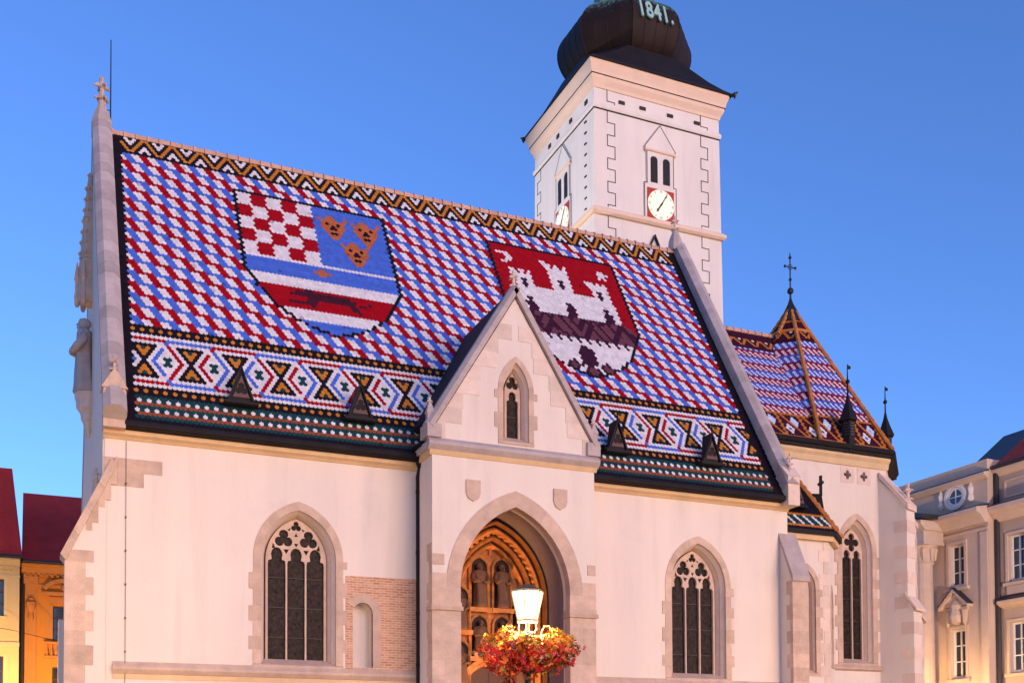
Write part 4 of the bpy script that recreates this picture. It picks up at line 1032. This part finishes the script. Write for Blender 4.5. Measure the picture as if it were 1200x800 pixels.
# ================================================================== NEIGHBOURING HOUSES
def paned_window(fr, u0, u1, z0, z1, d, mf, mg, parent, cols=2, rws=3, sill=True, frame=.06):
    b = B(fr); b.plate([[(u0, z0), (u1, z0), (u1, z1), (u0, z1)], [(u0+frame, z0+frame), (u1-frame, z0+frame), (u1-frame, z1-frame), (u0+frame, z1-frame)]], d-.05, d+.05)
    for i in range(1, cols): x = u0+(u1-u0)*i/cols; b.box(x-.05, x+.05, d-.03, d+.04, z0+.04, z1-.04)
    for i in range(1, rws): z = z0+(z1-z0)*i/rws; b.box(u0+.04, u1-.04, d-.028, d+.038, z-.03, z+.03)
    wv = b.build('window', mf, parent)
    g = B(fr); g.box(u0+.02, u1-.02, d+.055, d+.07, z0+.02, z1-.02); g.build('glass', mg, wv)
    return wv
DGL = M('dim_window_glass', (.02, .022, .03), .08, .2, 3, spec=.6); WF = M('white_window_frame', (.72, .68, .66), .6, .1)
BF = M('brown_window_frame', (.09, .04, .03), .6, .2)
REDT = M('red_roof_tile', (.50, .03, .022), .85, .25, 1.2, .5, streak=.2, fine=14)
ORP = M('orange_render', (.66, .25, .035), .85, .12, .8, .15, streak=.12); ORT = M('orange_trim', (.60, .24, .06), .85, .15, 2, .2)
YEP = M('yellow_render', (.74, .52, .22), .85, .1, .8, .15, streak=.12); YET = M('pale_yellow_trim', (.74, .56, .28), .85, .1, 2)
GRD = M('dark_gutter', (.03, .025, .03), .5, .2)
def facade(fr, u0, u1, z1, holes, depth, mat, parent, name='wall'):
    b = B(fr); b.plate([[(u0, 0), (u1, 0), (u1, z1), (u0, z1)]]+[[(a, c), (b_, c), (b_, d), (a, d)] for a, b_, c, d in holes], 0, .4)
    b.box(u0, u1, depth-.3, depth, 0, z1); b.box(u0, u0+.3, .4, depth-.3, 0, z1-.01); b.box(u1-.3, u1, .4, depth-.3, 0, z1-.01); return b.build(name, mat, parent)
oh = thing('orange_house', (-1, 28, 0), 'bright orange rendered house with a dark red roof and a curved pediment over its window', 'house')
FO = Fr((0, 28, 0)); wins = [(-1.50+i*3.4, -.25+i*3.4, a, b_) for i in range(4) for a, b_ in ((8.25, 10.05), (4.9, 6.85), (1.2, 3.4))]
facade(FO, -3.0, 12, 12.2, wins, 10, ORP, oh)
for a, b_, c, d in wins: paned_window(FO, a, b_, c, d, .2, BF, DGL, oh, 2, 3)
b = B(FO)
b.xprism([(-.5, 12.22), (-.5, 12.08), (-.3, 11.9), (-.12, 11.62), (0.02, 11.62), (.02, 12.22)], -3.0, 12); b.box(-3, 12, -.09, .02, 10.95, 11.12)
x = -2.9
while x < 3: b.box(x, x+.13, -.26, -.02, 11.48, 11.62); x += .26
b.build('cornice', ORT, oh)
b = B(FO)
for x in (-2.55, 1.2): b.box(x-.26, x+.26, -.13, .02, 0, 11.62); b.box(x-.34, x+.34, -.22, .02, 11.12, 11.5); b.lathe(FO(x, -.16, 9.85), [(.05, -.75), (.16, -.5), (.12, -.2), (.24, .05), (.27, .3), (.14, .42), (.18, .5)], 8); b.box(x-.16, x+.16, -.18, .02, 10.4, 10.5)
b.build('pilaster', ORT, oh)
for i in range(3):
    cx = -.87+i*3.4; b = B(FO)
    o = [(cx+1.15*math.cos(R(a)), 10.72+.72*math.sin(R(a))) for a in range(15, 166, 10)]; n_ = [(cx+.98*math.cos(R(a)), 10.66+.58*math.sin(R(a))) for a in range(15, 166, 10)]
    for k in range(len(o)-1): b.prism([n_[k], o[k], o[k+1], n_[k+1]], -.38, .02, rt_(.1))
    b.box(cx-1.2, cx+1.2, -.3, .02, 10.56, 10.74); b.box(cx-.8, cx+.8, -.1, .02, 10.18, 10.5)
    b.lathe(FO(cx, -.1, 10.8), [(.05, 0), (.3, .1), (.26, .3), (.1, .42)], 8)
    b.build('pediment', ORT, oh)
    b = B(FO)
    for s in (-1, 1): b.box(cx+s*.72-.1, cx+s*.72+.1, -.06, .02, 8.2, 10.1)
    b.build('window_surround', ORT, oh)
    b = B(FO); b.box(cx-1.05, cx+1.05, -.35, .02, 8.02, 8.14); b.box(cx-1.05, cx+1.05, -.33, .02, 7.3, 7.42)
    for k in range(9): b.lathe(FO(cx-.9+k*.225, -.2, 7.42), [(.05, 0), (.085, .18), (.04, .4), (.06, .6)], 6)
    b.box(cx-1.0, cx+1.0, -.06, .02, 7.42, 8.02); b.build('balustrade', ORT, oh)
b = B(FO); b.tube([(-2.93, 27.86, 11.6), (-2.93, 27.86, 0)], .09, 8); b.tube([(-3, 27.45, 12.22), (12, 27.45, 12.22)], .1, 8); b.build('downpipe', GRD, oh)
b = B(); b.add([(-3.0, 27.5, 12.3), (12, 27.5, 12.3), (12, 38.5, 12.3), (-3, 38.5, 12.3), (-3.0, 33, 17.0), (.6, 33, 17.0), (2.6, 33, 16.4), (12, 33, 16.4), (2.6, 32.3, 16.4), (12, 32.3, 16.4)], [(0, 1, 9, 8, 5, 4), (3, 4, 5, 6, 7, 2), (0, 4, 3), (1, 2, 7, 9), (5, 8, 6), (8, 9, 7, 6)]); rfo = b.build('roof', REDT, oh)
b = B(FO)
for x in (-1.7, -.8, .1): b.box(x-.28, x+.28, -.1, .2, 12.34, 12.62)
b.build('snow_guard', M('lead_sheet', (.16, .17, .22), .5, .2), rfo)
yh = thing('yellow_house', (-8, 26, 0), 'pale yellow house with a steep red roof at the left edge', 'house')
FY = Fr((0, 26, 0)); wins = [(-4.95-i*2.6, -3.78-i*2.6, a, b_) for i in range(3) for a, b_ in ((9.15, 11.0), (5.0, 7.15), (1.2, 3.4))]
facade(FY, -14, -3.08, 12.0, wins, 9, YEP, yh)
for a, b_, c, d in wins:
    paned_window(FY, a, b_, c, d, .2, BF, DGL, yh, 2, 3)
    s = B(FY); s.box(a-.15, b_+.15, -.12, .02, c-.14, c-.02); s.box(a-.14, a-.01, -.05, .02, c, d+.14); s.box(b_+.01, b_+.14, -.05, .02, c, d+.14); s.build('window_surround', YET, yh)
b = B(FY); b.xprism([(-.4, 12.02), (-.4, 11.9), (-.1, 11.65), (.02, 11.65), (.02, 12.02)], -14, -3.05); b.box(-14, -3.05, -.06, .02, 11.1, 11.2); b.box(-14, -3.05, -.08, .02, 7.65, 7.85)
x = -5.5
while x < -3.2: b.box(x, x+.1, -.2, -.02, 11.45, 11.62); x += .22
b.build('cornice', YET, yh)
b = B(); b.add([(-14, 25.5, 12.1), (-2.95, 25.5, 12.1), (-2.95, 35, 12.1), (-14, 35, 12.1), (-14, 29, 17.3), (-3.5, 29, 17.3)], [(0, 1, 5, 4), (3, 4, 5, 2), (1, 2, 5), (0, 4, 3)]); b.build('roof', REDT, yh)
b = B(); b.tube([(-14, 25.5, 12.08), (-2.9, 25.5, 12.08)], .1, 8); b.build('gutter', GRD, yh)
# palace on the right, facing west
PB = M('beige_palace_render', (.56, .42, .33), .85, .12, .7, .15, streak=.15); PT = M('palace_trim_stone', (.58, .44, .35), .85, .15, 2, .2, streak=.1)
PW = M('grey_palace_render', (.42, .33, .29), .85, .12, .8, .15, streak=.15)
RT2 = M('bright_red_roof', (.50, .035, .015), .85, .35, 6, .6); GRN = M('grey_green_roof', (.05, .07, .085), .7, .2, 1)
pl = thing('palace', (50, 6, 0), 'beige palace with an oculus and white framed windows to the right of the church', 'palace')
FR = Fr((46, 0, 0), (0, -1, 0), (1, 0, 0))
bw_ = [(-13.65, -12.55, 11.75, 14.1), (-13.6, -12.55, 6.5, 9.25)]
facade(FR, -22, -10.85, 18.5, bw_+[(-13.6, -12.55, 1.5, 4.2)], 14, PB, pl)
for a, b_, c, d in bw_: paned_window(FR, a, b_, c, d, .22, WF, DGL, pl, 2, 3, frame=.1)
FRW = Fr((46.7, 0, 0), (0, -1, 0), (1, 0, 0))
ww = [(-10.1+i*2.9, -8.95+i*2.9, a, b_) for i in range(5) for a, b_ in ((11.6, 14.1), (6.6, 9.3), (1.5, 4.2))]
facade(FRW, -10.84, 14, 17.9, ww, 13, PW, pl)
for a, b_, c, d in ww:
    paned_window(FRW, a, b_, c, d, .22, WF, DGL, pl, 2, 3, frame=.1)
sr = B(FR)
for a, b_, c, d in bw_:
    sr.box(a-.2, a-.02, -.08, .02, c-.1, d+.2); sr.box(b_+.02, b_+.2, -.08, .02, c-.1, d+.2); sr.box(a-.02, b_+.02, -.08, .02, d+.02, d+.2); sr.box(a-.35, b_+.35, -.2, .02, c-.3, c-.1)
sr.fr = FRW
for a, b_, c, d in ww:
    sr.box(a-.18, a-.02, -.08, .02, c-.1, d+.18); sr.box(b_+.02, b_+.18, -.08, .02, c-.1, d+.18); sr.box(a-.02, b_+.02, -.08, .02, d+.02, d+.18); sr.box(a-.3, b_+.3, -.18, .02, c-.28, c-.1)
    if c > 11: sr.box(a-.1, b_+.1, -.1, .02, c-.75, c-.3)
sr.build('window_surround', PT, pl)
hd = B(FRW)
for a, b_, c, d in ww:
    if 6 < c < 7: hd.xprism([(-.55, 10.35), (-.55, 10.5), (0.02, 10.75), (.02, 10.1), (-.3, 10.2)], a-.4, b_+.4)
hd.build('window_hood', PT, pl); h2 = B(FRW)
for a, b_, c, d in ww:
    if 6 < c < 7: h2.xprism([(-.58, 10.51), (-.58, 10.55), (0.02, 10.85), (.02, 10.78)], a-.42, b_+.42)
h2.build('hood_flashing', GRD, pl)
pd = B(FR); cx = -13.08
pd.prism([(cx-.95, 10.55), (cx+.95, 10.55), (cx, 11.35)], -.2, .02); pd.box(cx-.8, cx+.8, -.16, .02, 10.3, 10.5)
for s in (-1, 1): pd.prism([(cx+s*1.08, 10.42), (cx+s*1.08, 10.58), (cx, 11.55), (cx, 11.35)], -.45, .02); pd.lathe(FR(cx+s*.62, -.15, 9.4), [(.04, 0), (.12, .2), (.16, .6), (.2, .9)], 6)
pd.lathe(FR(cx, -.15, 9.5), [(.1, 0), (.35, .15), (.42, .5), (.3, .9), (.36, 1.1), (.05, 1.5)], 8)
pd.build('pediment', PT, pl)
b = B(FR)
for s in (-1, 1): b.prism([(cx+s*1.1, 10.585), (cx+s*1.1, 10.65), (cx, 11.63), (cx, 11.555)], -.47, .02)
b.build('hood_flashing', GRD, pl)
cn = B(FR)
cn.xprism([(-.9, 15.75), (-.9, 15.5), (-.6, 15.35), (-.25, 14.95), (.02, 14.95), (.02, 15.9)], -22, -10.8); cn.box(-22, -10.8, -.12, .02, 14.55, 14.72)
cn.xprism([(-.35, 17.72), (-.35, 17.6), (-.1, 17.4), (.02, 17.4), (.02, 17.8)], -16.6, -10.75); cn.box(-22, -10.84, -.1, .02, 5.85, 6.0); cn.box(-15.6, -10.85, -.16, .02, 5.2, 5.5)
for u in (-15.6, -11.35):
    cn.box(u, u+.5, -.1, .02, 0, 14.5)
k = 0; z = .4
cn.fr = FRW; cn.xprism([(-.8, 15.75), (-.8, 15.5), (-.5, 15.35), (-.2, 14.95), (.02, 14.95), (.02, 15.9)], -10.8, 14); cn.xprism([(-.4, 17.92), (-.4, 17.75), (-.1, 17.5), (.02, 17.5), (.02, 17.95)], -10.8, 14); cn.box(-10.8, 14, -.15, .02, 5.3, 5.6)
for i in range(6): u = -10.3+i*4; cn.plate([[(u, 16.2), (u+3.2, 16.2), (u+3.2, 17.2), (u, 17.2)], [(u+.1, 16.3), (u+3.1, 16.3), (u+3.1, 17.1), (u+.1, 17.1)]], -.06, .02)
cn.build('cornice', PT, pl)
fl = B(FR); fl.xprism([(-.92, 15.755), (-.92, 15.80), (.02, 16.0), (.02, 15.9)], -22, -10.78); fl.xprism([(-.37, 17.725), (-.37, 17.77), (.02, 17.9), (.02, 17.8)], -16.65, -10.72); fl.fr = FRW; fl.xprism([(-.82, 15.755), (-.82, 15.80), (.02, 16.0), (.02, 15.9)], -10.8, 14); fl.tube([FRW(-10.8, -.42, 17.98), FRW(14, -.42, 17.98)], .12, 8); fl.build('flashing', GRD, pl)
oc_ = B(FR)
for ro_, ri_, d in ((.82, .62, -.14), (.60, .46, -.08)): oc_.plate([[(cx+ro_*math.cos(R(a)), 16.85+ro_*math.sin(R(a))*.9) for a in range(0, 360, 12)], [(cx+ri_*math.cos(R(a)), 16.85+ri_*math.sin(R(a))*.9) for a in range(0, 360, 12)]], d, .02)
for s in (-1, 1): oc_.lathe(FR(cx+s*1.1, -.06, 16.3), [(.05, 0), (.2, .2), (.12, .5), (.18, .8), (.05, 1.1)], 6)
oc = oc_.build('oculus', M('white_trim', (.74, .68, .64), .8, .1), pl)
g = B(FR); g.plate([[(cx+.5*math.cos(R(a)), 16.85+.45*math.sin(R(a))) for a in range(0, 360, 12)]], -.03, .0); g.build('glass', DGL, oc)
g = B(FR); g.box(cx-.03, cx+.03, -.06, -.032, 16.42, 17.28); g.box(cx-.45, cx+.45, -.055, -.034, 16.82, 16.88); g.build('glazing_bar', WF, oc)
dpp = B(); dpp.tube([(46.5, 10.70, 17.8), (46.5, 10.70, 0)], .14, 8); dpp.build('downpipe', GRD, pl)
pc = B(FR); 
for u in (-14.75, -17.6, -20.4):
    pc.lathe(FR(u, -.9, 0), [(.75, 0), (.75, .5), (.62, .7), (.58, 5.5), (.56, 6), (.50, 13.1), (.6, 13.2), (.55, 13.3), (.62, 13.9), (.80, 14.2)], 16); pc.box(u-.82, u+.82, -1.65, -.1, 14.2, 14.35)
    for k in range(8): a = k*math.pi/4; pc.lathe(FR(u+.62*math.cos(a), -.9+.62*math.sin(a), 13.35), [(.06, 0), (.14, .4), (.2, .65), (.08, .85)], 5)
pc.build('column', PT, pl)
pe = B(FR); pe.box(-22, -14.0, -1.6, -.1, 14.36, 15.0); pe.xprism([(-1.6, 15.0), (-1.95, 15.35), (-1.95, 15.55), (-.02, 15.55), (-.02, 15.0)], -22, -13.85); pe.prism([(-22, 15.6), (-13.9, 15.6), (-22, 17.6)], -1.5, -.1); pe.build('portico_entablature', PT, pl)
pr2 = B(FR); pr2.prism([(-22, 17.65), (-13.6, 15.58), (-13.6, 15.85), (-22, 17.95)], -2.05, .02); pr2.build('portico_roof', GRD, pl)
dg = B(FR); dg.box(-16.9, -15.65, -.03, .0, 6.2, 13.6); dg.build('dark_opening_panel', DGL, pl)
rf2 = B(FRW); rf2.xprism([(-.4, 17.98), (2.2, 20.1), (4, 20.1), (12.9, 17.96)], -10.7, 14); rf2.fr = FR; rf2.xprism([(1.8, 17.9), (3.6, 19.5), (6, 19.5), (12, 17.9)], -22, -10.9); rf2.build('roof', RT2, pl)
gh = thing('green_roofed_block', (66, 10, 0), 'long grey-green metal roof rising behind the palace', 'building')
b = B(); b.box(62, 74, -12, 27, 0, 22.2); b.build('wall', PW, gh)
b = B(Fr((61.5, 0, 0), (0, -1, 0), (1, 0, 0))); b.xprism([(0, 22.25), (6.5, 27.5), (13, 22.25)], -29.5, 13); b.build('roof', GRN, gh)
# ================================================================== STREET LAMP AND FLOWERS
def at_depth(px, py, dep): return CAM+(fw+rr*((px-600)/FPX)-uu*((py-CY)/FPX))*dep
LPANE = emis('lit_lantern_glass', (1, .74, .32), 6.0, (.8, .7, .5)); LBULB = LPANE
CREAM = M('painted_lamp_iron', (.55, .40, .22), .5, .2); 
BRASS = M('dark_brass', (.10, .055, .02), .5, .2)
LDZ = at_depth(618, 693, 17.0).z-4.2
def street_lamp(loc, label, watts, group=None):
    r = thing('street_lamp', loc, label, 'street lamp', group); r.location = loc; p = Vector(loc)+Vector((0, 0, LDZ))
    b = B(p and WORLD); b.lathe(Vector(loc), [(.22, 0), (.22, .25), (.16, .35), (.13, .8), (.15, .86), (.075, .95), (.055, 2.2), (.05, 3.3), (.07, 3.34), (.05, 3.4), (.03, 3.72+LDZ)], 12); b.build('post', IRON, r, True)
    hx_ = lambda rad, z, a0=YAW: [p+Vector((rad*math.sin(a0+k*math.pi/3), -rad*math.cos(a0+k*math.pi/3), z)) for k in range(6)]
    lo, hi = hx_(.155, 3.76), hx_(.255, 4.20)
    b = B(); b.loft([hx_(.146, 3.765), hx_(.243, 4.195)], caps=False); ln = B()
    for k in range(6): ln.tube([lo[k], hi[k]], .013, 6); ln.tube([lo[k], lo[(k+1) % 6]], .016, 6); ln.tube([hi[k], hi[(k+1) % 6]], .018, 6)
    ln.loft([hx_(.17, 3.73), hx_(.17, 3.758)])
    lan = ln.build('lantern_frame', CREAM, r); b.build('lantern_pane', LPANE, lan)
    c = B(); c.loft([hx_(.26, 4.212), hx_(.26, 4.222), hx_(.14, 4.27), hx_(.10, 4.275), hx_(.09, 4.30), hx_(.03, 4.32)]); c.build('lantern_cap', BRASS, lan)
    s = B()
    for k in (0, 1, 2, 3):
        a = YAW+k*math.pi/2; d = Vector((math.cos(a), math.sin(a)*1, 0)); d = Vector((math.cos(-YAW+k*math.pi/2), math.sin(-YAW+k*math.pi/2), 0))
        s.tube([p+d*q_+Vector((0, 0, z)) for q_, z in ((.03, 3.58), (.10, 3.56), (.14, 3.62), (.13, 3.70), (.16, 3.74))], .011, 6)
        s.tube([p+d*q_+Vector((0, 0, z)) for q_, z in ((.04, 3.36), (.20, 3.45), (.22, 3.58), (.26, 3.66), (.33, 3.67), (.38, 3.60), (.42, 3.42), (.44, 3.30))], .012, 6)
    s.build('scroll_bracket', CREAM, r)
    li = bpy.data.lights.new('lantern_light', 'POINT'); li.energy = watts; li.color = (1, .62, .25); li.shadow_soft_size = .1
    lo_ = bpy.data.objects.new('lantern_light', li); COL.objects.link(lo_); lo_.parent = r; lo_.location = (0, 0, 3.64+LDZ)
    return r
LP = at_depth(618, 700, 17.0); LPz = Vector((LP.x, LP.y, 0))
street_lamp(LPz, 'lit gas lantern on an ornate iron post with flower baskets in front of the porch', 220)
LEAFM = bpy.data.materials.new('leaf'); LEAFM.use_nodes = True
_n = LEAFM.node_tree.nodes; _a = _n.new('ShaderNodeAttribute'); _a.attribute_name = 'col'; LEAFM.node_tree.links.new(_a.outputs['Color'], _n['Principled BSDF'].inputs['Base Color']); _n['Principled BSDF'].inputs['Roughness'].default_value = .55
def colmesh(name, V, F, C, parent):
    me = bpy.data.meshes.new(name); me.from_pydata(V, [], F); a = me.attributes.new('col', 'FLOAT_COLOR', 'FACE'); a.data.foreach_set('color', np.array(C, dtype=np.float32).ravel())
    me.materials.append(LEAFM); o = bpy.data.objects.new(name, me); COL.objects.link(o); o.parent = parent; return o
def flower_basket(c, rad, label, seed):
    rnd = random.Random(seed); c = Vector(c); t = thing('flower_basket', c, label, 'flower basket', 'flower baskets on the lamp post')
    b = B(); b.lathe(c+Vector((0, 0, -.2)), [(.04, 0), (.10, .04), (.13, .14), (.14, .18)], 12); b.build('bowl', IRON, t)
    def spot():
        while True:
            d = Vector((rnd.gauss(0, 1), rnd.gauss(0, 1), rnd.gauss(0, 1)))
            if d.length > .1: break
        d.normalize(); q = (.55+.5*rnd.random()**.6)*(1+.25*math.sin(d.x*7+seed)*math.cos(d.z*6))
        z = d.z*rad*.72*q
        if z < 0: z *= 1.35
        return Vector((d.x*rad*q, d.y*rad*q, z)), d
    V, F, C = [], [], []
    for _ in range(850):
        p, d = spot(); a = Vector((rnd.gauss(0, 1), rnd.gauss(0, 1), rnd.gauss(0, 1))).normalized(); e = (d+a*.8).normalized(); s = e.cross(Vector((.1, .2, 1))).normalized(); n = e.cross(s)
        L = rnd.uniform(.03, .06); o = len(V); V += [tuple(p), tuple(p+e*L*.5+s*L*.35+n*.006), tuple(p+e*L), tuple(p+e*L*.5-s*L*.35+n*.006)]; F.append((o, o+1, o+2, o+3))
        g = rnd.uniform(.6, 1.3); C.append(((.05*g, .085*g, .010, 1) if p.z < 0 else (.16*g, .20*g, .012, 1)) if rnd.random() < .7 else (.32*g, .30*g, .02, 1))  # upper leaves lighter: lantern light put into their colour
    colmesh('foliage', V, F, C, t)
    V, F, C = [], [], []
    pal = [(.80, .008, .008)]*9+[(.78, .04, .03)]*3+[(.80, .16, .01)]*4+[(.72, .42, .03)]*1+[(.75, .38, .25)]
    for _ in range(430):
        p, d = spot(); p = p*1.06; d = (d+Vector((rnd.gauss(0, .4), rnd.gauss(0, .4), rnd.gauss(0, .4)))).normalized(); s = d.cross(Vector((.2, .1, 1))).normalized(); n = d.cross(s); r = rnd.uniform(.028, .050)
        if p.z > rad*.1 and rnd.random() < .72: col = rnd.choice([(.80, .52, .02), (.80, .22, .01), (.80, .38, .03)])
        else: col = rnd.choice(pal)
        a0 = rnd.random()*6
        for k in range(5):
            a = a0+k*2*math.pi/5; o = len(V); f = lambda q, an, h: tuple(p+(s*math.cos(an)+n*math.sin(an))*q+d*h)
            V += [f(0, a, 0), f(r*.8, a-.55, .008), f(r*1.15, a-.25, .012), f(r*1.15, a+.25, .012), f(r*.8, a+.55, .008)]; F.append((o, o+1, o+2, o+3, o+4)); g = rnd.uniform(.8, 1.1); C.append((col[0]*g, col[1]*g, col[2]*g, 1))
        o = len(V); V += [f(r*.25, k*2.1, .014) for k in range(3)]; F.append((o, o+1, o+2)); C.append((.75, .5, .05, 1))
    colmesh('flowers', V, F, C, t)
rv = Vector((rr.x, rr.y, 0)).normalized(); fv = Vector((fw.x, fw.y, 0)).normalized()
bz = at_depth(618, 762, 17.0).z
flower_basket(LPz+rv*-.33+fv*-.05+Vector((0, 0, bz+.02)), .40, 'large trailing basket of red, orange and yellow flowers left of the lantern post', 1)
flower_basket(LPz+rv*.43+fv*.05+Vector((0, 0, bz+.04)), .33, 'smaller basket of yellow-green foliage and red flowers right of the lantern post', 2)
flower_basket(LPz+rv*.08+fv*-.32+Vector((0, 0, bz-.06)), .33, 'basket of mostly red flowers hanging low in front of the lantern post', 3)
cb = B(); cb.tube([(-12, 23, 8.9), (-6, 24, 8.62), (-3.4, 25, 8.35), (-1.8, 26.4, 8.15), (-1.0, 27.9, 8.1)], .014, 5)
tag(cb.build('overhead_cable', IRON), 'thin dark cable slung across the fronts of the yellow and orange houses', 'cable')
for loc, lab, wt in (((-3.2, 20.5, 0), 'lit lantern standing in front of the orange house', 3600), ((41.5, 12.2, 0), 'lit lantern standing in front of the palace', 2200), ((-5.5, -13, 0), 'added lit lantern, out of view west of the nave, to warm its wall', 2700), ((25.5, -15, 0), 'added lit lantern, out of view south of the choir, to warm the walls', 2500)):  # last two are unseen lanterns added to warm the lower church walls
    street_lamp(Vector(loc), lab, wt)

# ---- floodlights added outside the picture to light the tower's west face and the palace
def floodlight(loc, target, watts, angle, label, col):
    r = thing('floodlight', loc, label, 'floodlight'); p = Vector(loc); d = (Vector(target)-p).normalized()
    b = B(); b.lathe((p.x, p.y, 0), [(.2, 0), (.2, .06), (.06, .1), (.05, p.z-.3)], 10); b.build('pole', IRON, r)
    q = d.to_track_quat('Z', 'Y'); h = B(); h.loft([[p+q @ Vector((x*k, y*k, z)) for x, y in ((-.3, -.2), (.3, -.2), (.3, .2), (-.3, .2))] for k, z in ((.4, -.35), (1, -.1), (1, .0))]); h.build('housing', IRON, r)
    li = bpy.data.lights.new('floodlight_beam', 'SPOT'); li.energy = watts; li.spot_size = R(angle); li.spot_blend = .6; li.color = col; li.shadow_soft_size = .4
    o = bpy.data.objects.new('floodlight_beam', li); COL.objects.link(o); o.parent = r; o.location = d*.15; o.rotation_euler = (-d).to_track_quat('Z', 'Y').to_euler()
floodlight((-16, 20, 5), (22.6, 16.2, 29), 26000, 19, 'floodlight on a pole north-west of the church aimed at the tower', (1, .84, .74))
floodlight((37, -14, 5), (47, 7, 12), 8500, 50, 'added floodlight on a pole south of the choir, out of view, to brighten the palace', (1, .70, .54))  # unseen fill lamp added for the palace front

def uplight(loc, watts):  # added lamp, unseen, brightens the inside of the porch
    r = thing('added_uplight', loc, 'small warm uplight added out of view on the porch floor to brighten the carved door', 'uplight'); p = Vector(loc)
    b = B(); b.lathe(p, [(.16, 0), (.18, .05), (.16, .12), (.13, .14)], 14); b.build('housing', IRON, r)
    li = bpy.data.lights.new('uplight_beam', 'SPOT'); li.energy = watts; li.spot_size = R(56); li.spot_blend = .5; li.color = (1, .50, .18); li.shadow_soft_size = .12
    o = bpy.data.objects.new('uplight_beam', li); COL.objects.link(o); o.parent = r; o.location = (0, 0, .2); o.rotation_euler = (R(180)-R(25), 0, 0)
uplight((12.0, -.62, 0), 1200)
